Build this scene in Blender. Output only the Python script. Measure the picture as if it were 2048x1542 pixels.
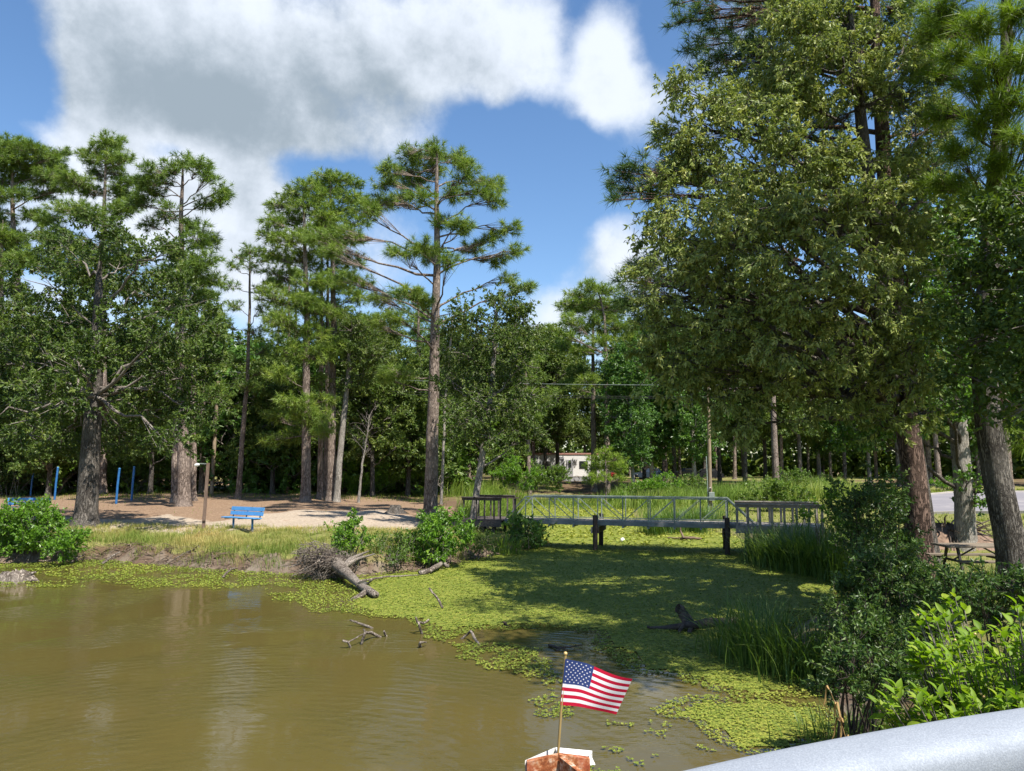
import bpy, math, random
import numpy as np

for o in list(bpy.data.objects):
    bpy.data.objects.remove(o)
S = bpy.context.scene
COL = S.collection
R = math.radians

# ------------------------------------------------------------------ camera
FPX, HY, CAMZ = 1480.0, 925.0, 3.4
PITCH = math.atan((HY - 771.0) / FPX)
CP, SP = math.cos(PITCH), math.sin(PITCH)
cd = bpy.data.cameras.new('camera')
cam = bpy.data.objects.new('camera', cd); COL.objects.link(cam)
cam.location = (0, 0, CAMZ)
cam.rotation_euler = (math.pi / 2 + PITCH, 0, 0)
cd.sensor_width = 36.0
cd.lens = 36.0 * FPX / 2048.0
cd.clip_start = 0.05
cd.clip_end = 2000
S.camera = cam
S.render.resolution_x, S.render.resolution_y = 1024, 771

SUN = np.array([0.35, -0.40, 0.847]); SUN /= np.linalg.norm(SUN)
SUN_EL = math.asin(SUN[2]); SUN_AZ = math.atan2(SUN[0], SUN[1])
sl = bpy.data.lights.new('sun', 'SUN'); sl.energy = 5.0; sl.angle = R(0.53)
sl.color = (1.0, 0.95, 0.87)
so = bpy.data.objects.new('sun', sl); COL.objects.link(so)
so.rotation_euler = (0, 0, 0)
from mathutils import Vector, Matrix
so.rotation_euler = Vector((-SUN[0], -SUN[1], -SUN[2])).to_track_quat('-Z', 'Y').to_euler()

S.view_settings.view_transform = 'Standard'
S.view_settings.look = 'None'
S.view_settings.gamma = 1.0
S.view_settings.use_curve_mapping = False
S.view_settings.exposure = 0.95
S.cycles.max_bounces = 6
S.cycles.diffuse_bounces = 3
S.cycles.glossy_bounces = 3
S.cycles.transmission_bounces = 3
S.cycles.caustics_reflective = False
S.cycles.caustics_refractive = False
S.cycles.sample_clamp_indirect = 4.0
S.cycles.use_denoising = True

# ------------------------------------------------------------------ pixel <-> world helpers (2048 x 1542 grid)
def ray(px, py):
    u = (px - 1024.0) / FPX; v = (771.0 - py) / FPX
    return np.array([u, CP - v * SP, SP + v * CP])
def at(px, py, d):
    r = ray(px, py); t = d / r[1]
    return np.array([r[0] * t, d, CAMZ + r[2] * t])
def onz(px, py, z=0.0):
    r = ray(px, py); t = (z - CAMZ) / r[2]
    return np.array([r[0] * t, r[1] * t, z])

# ------------------------------------------------------------------ world: Nishita sky + cumulus
W = bpy.data.worlds.new('World'); S.world = W; W.use_nodes = True
nt = W.node_tree; nt.nodes.clear()
def N(t, **kw):
    n = nt.nodes.new(t)
    for k, v in kw.items():
        setattr(n, k, v)
    return n
def L(a, b): nt.links.new(a, b)
def M(op, a, b=None, c=None, clamp=False):
    n = N('ShaderNodeMath', operation=op); n.use_clamp = clamp
    for i, x in enumerate((a, b, c)):
        if x is None: continue
        if isinstance(x, (int, float)): n.inputs[i].default_value = x
        else: L(x, n.inputs[i])
    return n.outputs[0]
def MR(v, a, b, c=0.0, d=1.0, t='SMOOTHSTEP'):
    n = N('ShaderNodeMapRange', interpolation_type=t)
    L(v, n.inputs[0])
    for i, x in enumerate((a, b, c, d)): n.inputs[i + 1].default_value = x
    return n.outputs[0]
def world_nodes():
    out = N('ShaderNodeOutputWorld')
    sky = N('ShaderNodeTexSky', sky_type='NISHITA')
    sky.sun_disc = False
    sky.sun_elevation = SUN_EL; sky.sun_rotation = SUN_AZ
    sky.altitude = 50; sky.air_density = 1.0; sky.dust_density = 0.35; sky.ozone_density = 2.6
    bg = N('ShaderNodeBackground'); bg.inputs[1].default_value = 0.100
    hs = N('ShaderNodeHueSaturation'); hs.inputs['Saturation'].default_value = 1.12
    L(sky.outputs[0], hs.inputs['Color']); L(hs.outputs[0], bg.inputs[0])
    tc = N('ShaderNodeTexCoord')
    sep = N('ShaderNodeSeparateXYZ'); L(tc.outputs['Generated'], sep.inputs[0])
    az = M('ARCTAN2', sep.outputs[0], sep.outputs[1])
    el = M('ARCSINE', sep.outputs[2])
    blobs = [  # px, py, rx, ry, weight
        (540, 120, 400, 140, 0.95), (230, 180, 190, 120, 0.75), (930, 110, 200, 105, 0.72), (1015, 225, 60, 42, 0.45), (560, 290, 250, 55, .5),
        (1255, 170, 105, 105, 0.95), (240, 390, 270, 85, 0.95), (470, 400, 95, 80, 0.95), (470, 490, 140, 70, 0.6), (150, 600, 300, 60, .4),
        (1225, 500, 115, 75, 1.15), (1120, 640, 110, 60, 0.6), (700, 560, 400, 80, .25),
        (0, 130, 75, 150, -1.4), (1090, 400, 150, 130, -1.3), (1170, 90, 34, 90, -0.45), (325, 290, 60, 26, -1.0), (1350, 40, 60, 70, -.7),
        (640, 372, 120, 36, -0.95), (110, 535, 70, 14, -0.5), (980, 320, 90, 80, -.7), (1130, 330, 80, 60, -.6), (50, 250, 50, 18, .35)]
    # wobble the coordinates a little so that outlines are ragged
    wn = N('ShaderNodeTexNoise'); wn.inputs['Scale'].default_value = 5.0; wn.inputs['Detail'].default_value = 5
    L(tc.outputs['Generated'], wn.inputs['Vector'])
    ws = N('ShaderNodeSeparateColor'); L(wn.outputs['Color'], ws.inputs[0])
    az2 = M('ADD', az, M('MULTIPLY', M('SUBTRACT', ws.outputs[0], 0.5), 0.13))
    el2 = M('ADD', el, M('MULTIPLY', M('SUBTRACT', ws.outputs[1], 0.5), 0.13))
    tot = None
    for px, py, rx, ry, w in blobs:
        r = ray(px, py); r = r / np.linalg.norm(r)
        a0, e0 = math.atan2(r[0], r[1]), math.asin(r[2])
        dx = M('MULTIPLY', M('SUBTRACT', az2, a0), FPX / rx)
        dy = M('MULTIPLY', M('SUBTRACT', el2, e0), FPX / ry)
        q = M('ADD', M('MULTIPLY', dx, dx), M('MULTIPLY', dy, dy))
        g = M('MULTIPLY', M('EXPONENT', M('MULTIPLY', q, -0.8)), w)
        tot = g if tot is None else M('ADD', tot, g)
    n1 = N('ShaderNodeTexNoise'); n1.inputs['Scale'].default_value = 5.2; n1.inputs['Detail'].default_value = 11
    n1.inputs['Roughness'].default_value = 0.64
    L(tc.outputs['Generated'], n1.inputs['Vector'])
    f = M('ADD', tot, M('MULTIPLY', M('SUBTRACT', n1.outputs[0], 0.5), 1.75))
    dens = MR(f, 0.05, 0.85)
    def blob(px, py, rx, ry, w):
        r = ray(px, py); r = r / np.linalg.norm(r)
        dx = M('MULTIPLY', M('SUBTRACT', az2, math.atan2(r[0], r[1])), FPX / rx); dy = M('MULTIPLY', M('SUBTRACT', el2, math.asin(r[2])), FPX / ry)
        return M('MULTIPLY', M('EXPONENT', M('MULTIPLY', M('ADD', M('MULTIPLY', dx, dx), M('MULTIPLY', dy, dy)), -0.8)), w)
    n2 = N('ShaderNodeTexNoise'); n2.inputs['Scale'].default_value = 4.0; n2.inputs['Detail'].default_value = 9; n2.inputs['Roughness'].default_value = 0.6
    mp = N('ShaderNodeMapping'); mp.inputs['Location'].default_value = (0.02, 0, 0.06)
    L(tc.outputs['Generated'], mp.inputs[0]); L(mp.outputs[0], n2.inputs['Vector'])
    n1b = N('ShaderNodeTexNoise'); n1b.inputs['Scale'].default_value = 5.2; n1b.inputs['Detail'].default_value = 8; n1b.inputs['Roughness'].default_value = 0.6
    mpb = N('ShaderNodeMapping'); mpb.inputs['Location'].default_value = (0.020, -0.005, 0.035)
    L(tc.outputs['Generated'], mpb.inputs[0]); L(mpb.outputs[0], n1b.inputs['Vector'])
    # thick parts of a cloud show their grey underside
    thick = M('ADD', M('ADD', blob(560, 240, 430, 110, 0.9), blob(300, 140, 240, 90, .35)), M('ADD', blob(470, 500, 200, 50, .25), blob(1240, 560, 120, 40, .45)))
    thick = M('ADD', thick, M('MULTIPLY', MR(f, .9, 2.0), .25))
    core = MR(M('ADD', M('ADD', thick, M('MULTIPLY', M('SUBTRACT', n1b.outputs[0], n1.outputs[0]), 2.6)), M('MULTIPLY', M('SUBTRACT', n2.outputs[0], 0.5), 1.5)), -0.1, 1.25)
    mx = N('ShaderNodeMixRGB'); L(core, mx.inputs[0])
    mx.inputs[1].default_value = (0.47, 0.51, 0.57, 1); mx.inputs[2].default_value = (0.195, 0.238, 0.28, 1)
    bc = N('ShaderNodeBackground'); L(mx.outputs[0], bc.inputs[0]); bc.inputs[1].default_value = 1.0
    ms = N('ShaderNodeMixShader'); L(dens, ms.inputs[0]); L(bg.outputs[0], ms.inputs[1]); L(bc.outputs[0], ms.inputs[2])
    L(ms.outputs[0], out.inputs[0])
world_nodes()

# ------------------------------------------------------------------ mesh helpers
class Acc:
    def __init__(s): s.V = []; s.F3 = []; s.F4 = []; s.T = []; s.n = 0; s.M3 = []; s.M4 = []
    def add(s, V, F, tint=0.5, mi=0):
        V = np.asarray(V, float).reshape(-1, 3); F = np.asarray(F, int)
        if len(V) == 0 or len(F) == 0: return s
        s.V.append(V)
        s.T.append(np.broadcast_to(np.asarray(tint, float), (len(V),)))
        if F.shape[1] == 3: s.F3.append(F + s.n); s.M3.append(np.full(len(F), mi))
        else: s.F4.append(F + s.n); s.M4.append(np.full(len(F), mi))
        s.n += len(V); return s
    def mesh(s, name, mat, smooth=True, extra=None):
        V = np.concatenate(s.V) if s.V else np.zeros((0, 3))
        f3 = np.concatenate(s.F3) if s.F3 else np.zeros((0, 3), int)
        f4 = np.concatenate(s.F4) if s.F4 else np.zeros((0, 4), int)
        me = bpy.data.meshes.new(name)
        me.vertices.add(len(V)); me.vertices.foreach_set('co', V.astype(np.float32).ravel())
        li = np.concatenate([f3.ravel(), f4.ravel()]).astype(np.int32)
        me.loops.add(len(li)); me.loops.foreach_set('vertex_index', li)
        ls = np.concatenate([np.arange(len(f3)) * 3, len(f3) * 3 + np.arange(len(f4)) * 4]).astype(np.int32)
        me.polygons.add(len(ls)); me.polygons.foreach_set('loop_start', ls)
        if isinstance(mat, (list, tuple)):
            for m in mat: me.materials.append(m)
            mi = np.concatenate([np.concatenate(s.M3) if s.M3 else np.zeros(0), np.concatenate(s.M4) if s.M4 else np.zeros(0)]).astype(np.int32)
            me.polygons.foreach_set('material_index', mi)
        else: me.materials.append(mat)
        me.polygons.foreach_set('use_smooth', np.full(len(ls), bool(smooth)))
        me.update(calc_edges=True)
        a = me.attributes.new('tint', 'FLOAT', 'POINT')
        a.data.foreach_set('value', np.concatenate(s.T).astype(np.float32) if s.T else np.zeros(0, np.float32))
        return me
    def build(s, name, mat, parent=None, smooth=True, loc=None, **props):
        o = bpy.data.objects.new(name, s.mesh(name, mat, smooth)); COL.objects.link(o)
        if parent is not None: o.parent = parent
        if loc is not None: o.location = tuple(loc)
        for k, v in props.items(): o[k] = v
        return o

def thing(name, label, cat, loc=(0, 0, 0), group=None, rotz=0.0):
    o = bpy.data.objects.new(name, None); COL.objects.link(o)
    o.empty_display_size = 0.1
    o.location = tuple(float(c) for c in loc); o.rotation_euler = (0, 0, rotz)
    o['label'] = label; o['category'] = cat
    if group: o['group'] = group
    return o
def tag(o, label, cat, group=None):
    o['label'] = label; o['category'] = cat
    if group: o['group'] = group
    return o
CHILD = {}
def dup(root, loc, rotz=0.0, sc=1.0, label=None, group=None):
    r = root.copy(); COL.objects.link(r)
    r.location = tuple(float(c) for c in loc); r.rotation_euler = (0, 0, rotz)
    r.scale = (sc, sc, sc) if np.isscalar(sc) else sc
    if label: r['label'] = label
    if group: r['group'] = group
    for ch in list(root.children):
        c = ch.copy(); COL.objects.link(c); c.parent = r
        for g in list(ch.children):
            d = g.copy(); COL.objects.link(d); d.parent = c
    return r

def norm(a):
    return a / np.maximum(np.linalg.norm(a, axis=-1, keepdims=True), 1e-9)
def rand_unit(rng, n):
    return norm(rng.normal(size=(n, 3)))
def sstep(a, b, x):
    t = np.clip((x - a) / (b - a), 0, 1); return t * t * (3 - 2 * t)

def tubes(P, Rd, k=6):
    """P (m,n,3), Rd (m,n) -> verts, quads"""
    P = np.asarray(P, float); Rd = np.asarray(Rd, float)
    if P.ndim == 2: P = P[None]; Rd = Rd[None]
    m, n, _ = P.shape
    T = norm(np.gradient(P, axis=1))
    mt = norm(P[:, -1] - P[:, 0])
    ref = np.where(np.abs(mt[:, 2:3]) < 0.8, np.array([[0, 0, 1.0]]), np.array([[1.0, 0, 0]]))[:, None, :]
    A = norm(np.cross(T, ref)); B = np.cross(T, A)
    an = np.arange(k) * 2 * np.pi / k
    V = P[:, :, None, :] + Rd[:, :, None, None] * (np.cos(an)[None, None, :, None] * A[:, :, None, :] + np.sin(an)[None, None, :, None] * B[:, :, None, :])
    i = np.arange(m)[:, None, None] * n * k; j = np.arange(n - 1)[None, :, None] * k; a = np.arange(k)[None, None, :]
    a2 = (a + 1) % k
    F = np.stack([i + j + a, i + j + a2, i + j + k + a2, i + j + k + a], -1).reshape(-1, 4)
    return V.reshape(-1, 3), F
def curve(p0, p1, p2, n):
    t = np.linspace(0, 1, n)[:, None]
    return (1 - t) ** 2 * p0 + 2 * t * (1 - t) * p1 + t * t * p2
def curves(p0, p1, p2, n):
    t = np.linspace(0, 1, n)[None, :, None]
    return (1 - t) ** 2 * p0[:, None] + 2 * t * (1 - t) * p1[:, None] + t * t * p2[:, None]

BOXF = np.array([[0, 3, 2, 1], [4, 5, 6, 7], [0, 1, 5, 4], [1, 2, 6, 5], [2, 3, 7, 6], [3, 0, 4, 7]])
def box(c, s):
    c = np.asarray(c, float); x, y, z = np.asarray(s, float) / 2
    V = np.array([[-x, -y, -z], [x, -y, -z], [x, y, -z], [-x, y, -z], [-x, -y, z], [x, -y, z], [x, y, z], [-x, y, z]]) + c
    return V, BOXF
def beam(p0, p1, w, h, up=(0, 0, 1)):
    """rectangular bar from p0 to p1, width w (sideways) and height h (along up)"""
    p0 = np.asarray(p0, float); p1 = np.asarray(p1, float)
    d = norm(p1 - p0); u = np.asarray(up, float)
    if abs(np.dot(d, u)) > 0.95: u = np.array([0, 1.0, 0])
    s = norm(np.cross(d, u)); u = np.cross(s, d)
    V = []
    for p in (p0, p1):
        for a, b in ((-1, -1), (1, -1), (1, 1), (-1, 1)):
            V.append(p + s * a * w / 2 + u * b * h / 2)
    F = np.array([[0, 1, 2, 3], [7, 6, 5, 4], [0, 4, 5, 1], [1, 5, 6, 2], [2, 6, 7, 3], [3, 7, 4, 0]])
    return np.array(V), F
def part(name, VF, mat, parent, smooth=False, bevel=0.0, loc=None, **props):
    o = Acc().add(*VF).build(name, mat, parent, smooth, loc, **props)
    if bevel:
        b = o.modifiers.new('bevel', 'BEVEL'); b.width = bevel; b.segments = 2; b.limit_method = 'ANGLE'
    return o

def leaf_quads(C, D, Ln, Wd, rng, fold=0.12):
    """diamond leaves: base C, direction D"""
    n = len(C)
    side = norm(np.cross(D, rand_unit(rng, n)))
    nor = np.cross(side, D)
    Ln = np.broadcast_to(Ln, (n,))[:, None]; Wd = np.broadcast_to(Wd, (n,))[:, None]
    tip = C + D * Ln - nor * Ln * 0.12
    mid = C + D * Ln * 0.45 + nor * Ln * fold
    V = np.stack([C, mid + side * Wd / 2, tip, mid - side * Wd / 2], 1).reshape(-1, 3)
    F = np.arange(4 * n).reshape(n, 4)
    return V, F

# ------------------------------------------------------------------ materials
def newmat(name):
    m = bpy.data.materials.new(name); m.use_nodes = True
    t = m.node_tree; t.nodes.clear()
    return m, t
class G:
    def __init__(s, t): s.t = t
    def n(s, ty, **kw):
        nd = s.t.nodes.new(ty)
        for k, v in kw.items(): setattr(nd, k, v)
        return nd
    def l(s, a, b): s.t.links.new(a, b)
    def math(s, op, a, b=None, clamp=False):
        nd = s.n('ShaderNodeMath', operation=op); nd.use_clamp = clamp
        for i, x in enumerate((a, b)):
            if x is None: continue
            if isinstance(x, (int, float)): nd.inputs[i].default_value = x
            else: s.l(x, nd.inputs[i])
        return nd.outputs[0]
    def mix(s, f, a, b, mode='MIX'):
        nd = s.n('ShaderNodeMixRGB', blend_type=mode)
        for i, x in enumerate((f, a, b)):
            if isinstance(x, (int, float)): nd.inputs[i].default_value = x
            elif isinstance(x, tuple): nd.inputs[i].default_value = (*x, 1)
            else: s.l(x, nd.inputs[i])
        return nd.outputs[0]
    def noise(s, vec, scale, detail=4, rough=0.55, out=0):
        nd = s.n('ShaderNodeTexNoise'); nd.inputs['Scale'].default_value = scale
        nd.inputs['Detail'].default_value = detail; nd.inputs['Roughness'].default_value = rough
        if vec is not None: s.l(vec, nd.inputs['Vector'])
        return nd.outputs[out]
    def ramp(s, f, stops):
        nd = s.n('ShaderNodeValToRGB'); s.l(f, nd.inputs[0])
        e = nd.color_ramp.elements
        while len(e) < len(stops): e.new(0.5)
        for x, (p, c) in zip(e, stops): x.position = p; x.color = (*c, 1)
        return nd.outputs[0]
    def mr(s, v, a, b, c=0.0, d=1.0):
        nd = s.n('ShaderNodeMapRange', interpolation_type='SMOOTHSTEP'); s.l(v, nd.inputs[0])
        for i, x in enumerate((a, b, c, d)): nd.inputs[i + 1].default_value = x
        return nd.outputs[0]
    def coord(s, kind='Object', scale=None):
        tc = s.n('ShaderNodeTexCoord'); v = tc.outputs[kind]
        if scale:
            mp = s.n('ShaderNodeMapping'); mp.inputs['Scale'].default_value = scale; s.l(v, mp.inputs[0]); v = mp.outputs[0]
        return v
    def bsdf(s, col, rough=0.7, spec=0.3, metal=0.0, height=None, bump=0.5, dist=0.02, **kw):
        p = s.n('ShaderNodeBsdfPrincipled')
        if isinstance(col, tuple): p.inputs['Base Color'].default_value = (*col, 1)
        else: s.l(col, p.inputs['Base Color'])
        if isinstance(rough, (int, float)): p.inputs['Roughness'].default_value = rough
        else: s.l(rough, p.inputs['Roughness'])
        p.inputs['Specular IOR Level'].default_value = spec
        p.inputs['Metallic'].default_value = metal
        if height is not None:
            b = s.n('ShaderNodeBump'); b.inputs['Strength'].default_value = bump; b.inputs['Distance'].default_value = dist
            s.l(height, b.inputs['Height']); s.l(b.outputs[0], p.inputs['Normal'])
        return p.outputs[0]
    def out(s, sh):
        o = s.n('ShaderNodeOutputMaterial'); s.l(sh, o.inputs[0])

def leafmat(name, c0, c1, c2, rough=0.5, spec=0.35, trans=0.3, tcol=None, var=0.25):
    m, t = newmat(name); g = G(t)
    at_ = g.n('ShaderNodeAttribute'); at_.attribute_name = 'tint'
    oi = g.n('ShaderNodeObjectInfo')
    f = g.math('ADD', at_.outputs['Fac'], g.math('MULTIPLY', g.math('SUBTRACT', oi.outputs['Random'], 0.5), var), clamp=True)
    col = g.ramp(f, [(0.0, c0), (0.5, c1), (1.0, c2)])
    p = g.bsdf(col, rough, spec)
    tr = g.n('ShaderNodeBsdfTranslucent')
    tc = g.mix(1.0, col, tcol or (1.5, 1.6, 0.55), 'MULTIPLY')
    g.l(tc, tr.inputs[0])
    ms = g.n('ShaderNodeMixShader'); ms.inputs[0].default_value = trans
    g.l(p, ms.inputs[1]); g.l(tr.outputs[0], ms.inputs[2])
    g.out(ms.outputs[0]); return m
def barkmat(name, c0, c1, c2, scale=9.0, stretch=0.22, bump=0.9, dist=0.04, dist_amt=0.45):
    m, t = newmat(name); g = G(t)
    v = g.coord('Object', (1, 1, stretch))
    vo = g.n('ShaderNodeTexVoronoi', feature='DISTANCE_TO_EDGE'); vo.inputs['Scale'].default_value = scale
    nz = g.noise(v, 4.5, 6, .65, out=1)
    vv = g.n('ShaderNodeVectorMath', operation='ADD'); sc = g.n('ShaderNodeVectorMath', operation='SCALE'); sc.inputs['Scale'].default_value = dist_amt
    g.l(nz, sc.inputs[0]); g.l(v, vv.inputs[0]); g.l(sc.outputs[0], vv.inputs[1]); g.l(vv.outputs[0], vo.inputs['Vector'])
    n2 = g.noise(g.coord('Object', (1, 1, .45)), 16.0, 6, 0.7)
    plate = g.mr(g.math('ADD', vo.outputs['Distance'], g.math('MULTIPLY', g.math('SUBTRACT', n2, .5), .28)), -0.02, 0.24); n3 = g.noise(g.coord('Object'), 0.9, 3)
    hgt = g.math('ADD', plate, g.math('MULTIPLY', n2, 0.5))
    col = g.mix(plate, c0, g.mix(n2, c1, c2))
    col = g.mix(g.mr(n3, 0.42, 0.62), col, g.mix(0.5, col, c2))
    g.out(g.bsdf(col, 0.9, 0.12, 0, hgt, bump, dist)); return m
def woodmat(name, c0, c1, axis=(1, 1, 1), scale=6.0, rough=0.8, bump=0.4):
    m, t = newmat(name); g = G(t)
    v = g.coord('Object', axis)
    n1 = g.noise(v, scale, 6, 0.65); n2 = g.noise(g.coord('Object'), 1.7, 3)
    col = g.mix(g.mr(n1, 0.3, 0.7), c0, c1); col = g.mix(g.mr(n2, 0.35, 0.75, 0, 0.5), col, tuple(0.55 * x for x in c0))
    g.out(g.bsdf(col, rough, 0.2, 0, n1, bump, 0.01)); return m
def paintmat(name, c, rough=0.45, var=0.15, metal=0.0, spec=0.4, scale=8.0):
    m, t = newmat(name); g = G(t)
    n1 = g.noise(g.coord('Object'), scale, 5, 0.6)
    col = g.mix(g.mr(n1, 0.35, 0.75), c, tuple(max(0, x * (1 - 2 * var)) for x in c))
    g.out(g.bsdf(col, rough, spec, metal, n1, 0.08, 0.004)); return m

MT = {}
MT['pine_needle'] = leafmat('pine_needles', (0.073, 0.128, 0.025), (0.147, 0.222, 0.034), (0.258, 0.320, 0.054), 0.5, 0.3, 0.25)
MT['pine_dark'] = leafmat('pine_needles_deep', (0.039, 0.081, 0.024), (0.080, 0.143, 0.035), (0.154, 0.233, 0.054), 0.5, 0.3, 0.22)
MT['pine_bright'] = leafmat('pine_needles_bright', (0.100, 0.167, 0.019), (0.185, 0.272, 0.030), (0.284, 0.363, 0.041), 0.5, 0.3, 0.3)
MT['oak_leaf'] = leafmat('oak_leaves', (0.040, 0.072, 0.013), (0.085, 0.135, 0.024), (0.185, 0.225, 0.050), 0.46, 0.3, 0.28) #(0.052, 0.091, 0.025), (0.108, 0.161, 0.042), (0.219, 0.271, 0.079), 0.38, 0.5, 0.25)
MT['willow_leaf'] = leafmat('drooping_oak_leaves', (0.121, 0.172, 0.041), (0.246, 0.300, 0.078), (0.459, 0.460, 0.176), 0.5, 0.28, 0.30, (1.3, 1.3, 0.7)) #(0.088, 0.125, 0.032), (0.157, 0.195, 0.054), (0.344, 0.328, 0.120), 0.34, 0.55, 0.25, (1.35, 1.35, 0.6))
MT['gum_leaf'] = leafmat('sweetgum_leaves', (0.045, 0.101, 0.020), (0.084, 0.170, 0.029), (0.152, 0.258, 0.043), 0.42, 0.45, 0.32)
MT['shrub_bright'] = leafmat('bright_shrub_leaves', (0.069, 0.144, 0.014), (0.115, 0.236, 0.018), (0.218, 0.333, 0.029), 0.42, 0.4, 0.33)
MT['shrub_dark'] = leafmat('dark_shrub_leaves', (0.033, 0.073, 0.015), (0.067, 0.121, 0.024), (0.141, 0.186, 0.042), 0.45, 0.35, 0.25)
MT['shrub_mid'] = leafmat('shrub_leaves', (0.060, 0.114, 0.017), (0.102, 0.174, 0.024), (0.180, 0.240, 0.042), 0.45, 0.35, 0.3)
MT['button_leaf'] = leafmat('buttonbush_leaves', (0.095, 0.175, 0.012), (0.165, 0.270, 0.018), (0.29, 0.35, 0.040), 0.55, 0.25, 0.40)
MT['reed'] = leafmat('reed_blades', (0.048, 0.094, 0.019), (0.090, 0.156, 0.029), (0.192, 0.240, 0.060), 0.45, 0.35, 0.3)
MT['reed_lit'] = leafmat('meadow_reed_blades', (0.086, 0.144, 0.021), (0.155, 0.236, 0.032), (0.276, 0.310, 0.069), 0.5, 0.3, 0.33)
MT['grass'] = leafmat('bank_grass', (0.13, 0.20, 0.030), (0.285, 0.29, 0.080), (0.50, 0.38, 0.16), 0.6, 0.2, 0.35, (1.2, 1.2, .6))
MT['lawn'] = leafmat('lawn_grass', (0.085, 0.135, 0.014), (0.145, 0.195, 0.020), (0.22, 0.24, 0.035), 0.6, 0.2, 0.33)
MT['mat_leaf'] = leafmat('pond_weed_leaves', (0.105, 0.145, 0.022), (0.190, 0.235, 0.034), (0.29, 0.295, 0.055), 0.55, 0.2, 0.22, (1.2, 1.3, .4), 0.0)
MT['dry_leaf'] = leafmat('dry_reed_leaves', (0.30, 0.19, 0.08), (0.42, 0.27, 0.11), (0.5, 0.36, 0.18), 0.6, 0.2, 0.25, (1.1, 1, .7))
MT['pine_bark'] = barkmat('pine_bark', (0.085, 0.062, 0.050), (0.215, 0.165, 0.135), (0.33, 0.265, 0.22), 8.5, 0.30, 0.9, 0.03)
MT['pine_bark_red'] = barkmat('furrowed_red_bark', (0.040, 0.026, 0.020), (0.150, 0.098, 0.075), (0.235, 0.16, 0.125), 12.0, 0.22, 1.0, 0.05)
MT['oak_bark'] = barkmat('grey_furrowed_bark', (0.050, 0.042, 0.036), (0.130, 0.112, 0.096), (0.24, 0.215, 0.185), 19.0, 0.14, 1.0, 0.04)
MT['pale_bark'] = barkmat('pale_bark', (0.12, 0.105, 0.088), (0.28, 0.25, 0.21), (0.40, 0.365, 0.315), 16.0, 0.13, 0.7, 0.025)
MT['twig'] = barkmat('twig_bark', (0.075, 0.06, 0.05), (0.165, 0.14, 0.12), (0.27, 0.24, 0.21), 14, 0.4, 0.4, 0.01)
MT['root_litter'] = woodmat('brown_root_litter', (0.075, 0.05, 0.035), (0.30, 0.225, 0.16), (1, 1, 1), 3, 0.95, 0.4)
MT['earth'] = woodmat('reddish_earth', (0.13, 0.085, 0.06), (0.28, 0.19, 0.135), (1, 1, 1), 9, 0.95, 0.8)
MT['driftwood'] = barkmat('bleached_driftwood', (0.07, 0.052, 0.040), (0.20, 0.162, 0.128), (0.36, 0.31, 0.26), 14, .5, .9, .02)
MT['wet_log'] = woodmat('dark_rotting_wood', (0.035, 0.027, 0.022), (0.13, 0.10, 0.08), (1, 1, 1), 7, 0.8, 0.7)
MT['deck_wood'] = woodmat('weathered_deck_wood', (0.21, 0.18, 0.155), (0.37, 0.33, 0.285), (1, 8, 8), 4, 0.85, 0.4)
MT['dark_wood'] = woodmat('dark_stained_wood', (0.055, 0.045, 0.042), (0.13, 0.108, 0.098), (1, 8, 8), 4, 0.8, 0.4)
MT['pile_wood'] = woodmat('creosoted_pile', (0.022, 0.018, 0.016), (0.075, 0.058, 0.048), (6, 6, 1), 5, 0.8, 0.5)
MT['post_wood'] = woodmat('grey_brown_post_wood', (0.13, 0.085, 0.062), (0.23, 0.16, 0.12), (6, 6, 1), 5, 0.8, 0.4)
MT['pole_wood'] = woodmat('tan_utility_pole_wood', (0.20, 0.15, 0.095), (0.33, 0.255, 0.175), (6, 6, 1), 3, 0.8, 0.4)
MT['steel'] = paintmat('galvanised_steel', (0.25, 0.29, 0.26), 0.55, 0.2, 0.25, 0.5, 14)
MT['steel_deck'] = paintmat('grey_metal_deck', (0.20, 0.215, 0.21), 0.6, 0.2, 0.2, 0.5, 6)
MT['blue_paint'] = paintmat('blue_painted_wood', (0.075, 0.25, 0.50), 0.5, 0.10)
MT['blue_metal'] = paintmat('blue_painted_pipe', (0.022, 0.13, 0.34), 0.45, 0.15)
MT['dark_metal'] = paintmat('dark_blue_pipe', (0.02, 0.05, 0.085), 0.5, 0.2)
MT['black'] = paintmat('black_rubber', (0.02, 0.02, 0.02), 0.6, 0.1)
MT['white_panel'] = paintmat('white_siding', (0.74, 0.73, 0.70), 0.4, 0.06)
MT['red_trim'] = paintmat('faded_red_trim', (0.42, 0.22, 0.18), 0.5, 0.1)
MT['grey_panel'] = paintmat('grey_panel', (0.36, 0.36, 0.37), 0.5, 0.1)
MT['glass'] = paintmat('dark_window_glass', (0.02, 0.024, 0.028), 0.08, 0.0, 0.0, 0.6)
MT['car_dark'] = paintmat('dark_car_paint', (0.022, 0.035, 0.055), 0.25, 0.05, 0.2, 0.6)
MT['car_black'] = paintmat('black_car_paint', (0.012, 0.012, 0.014), 0.25, 0.05, 0.2, 0.6)
MT['red_paint'] = paintmat('red_paint', (0.40, 0.03, 0.03), 0.4, 0.1)
MT['brick_red'] = paintmat('kiosk_wall', (0.38, 0.25, 0.19), 0.8, 0.2)
MT['table_wood'] = woodmat('table_plank_wood', (0.14, 0.11, 0.08), (0.26, 0.215, 0.16), (1, 8, 8), 4, 0.7, 0.3)
MT['brown_metal'] = paintmat('dark_brown_metal', (0.045, 0.035, 0.028), 0.5, 0.2)
MT['concrete'] = paintmat('concrete', (0.40, 0.36, 0.31), 0.9, 0.12, 0, .2, 3)
MT['plastic_white'] = paintmat('white_plastic', (0.75, 0.75, 0.72), 0.4, 0.05)
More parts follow.
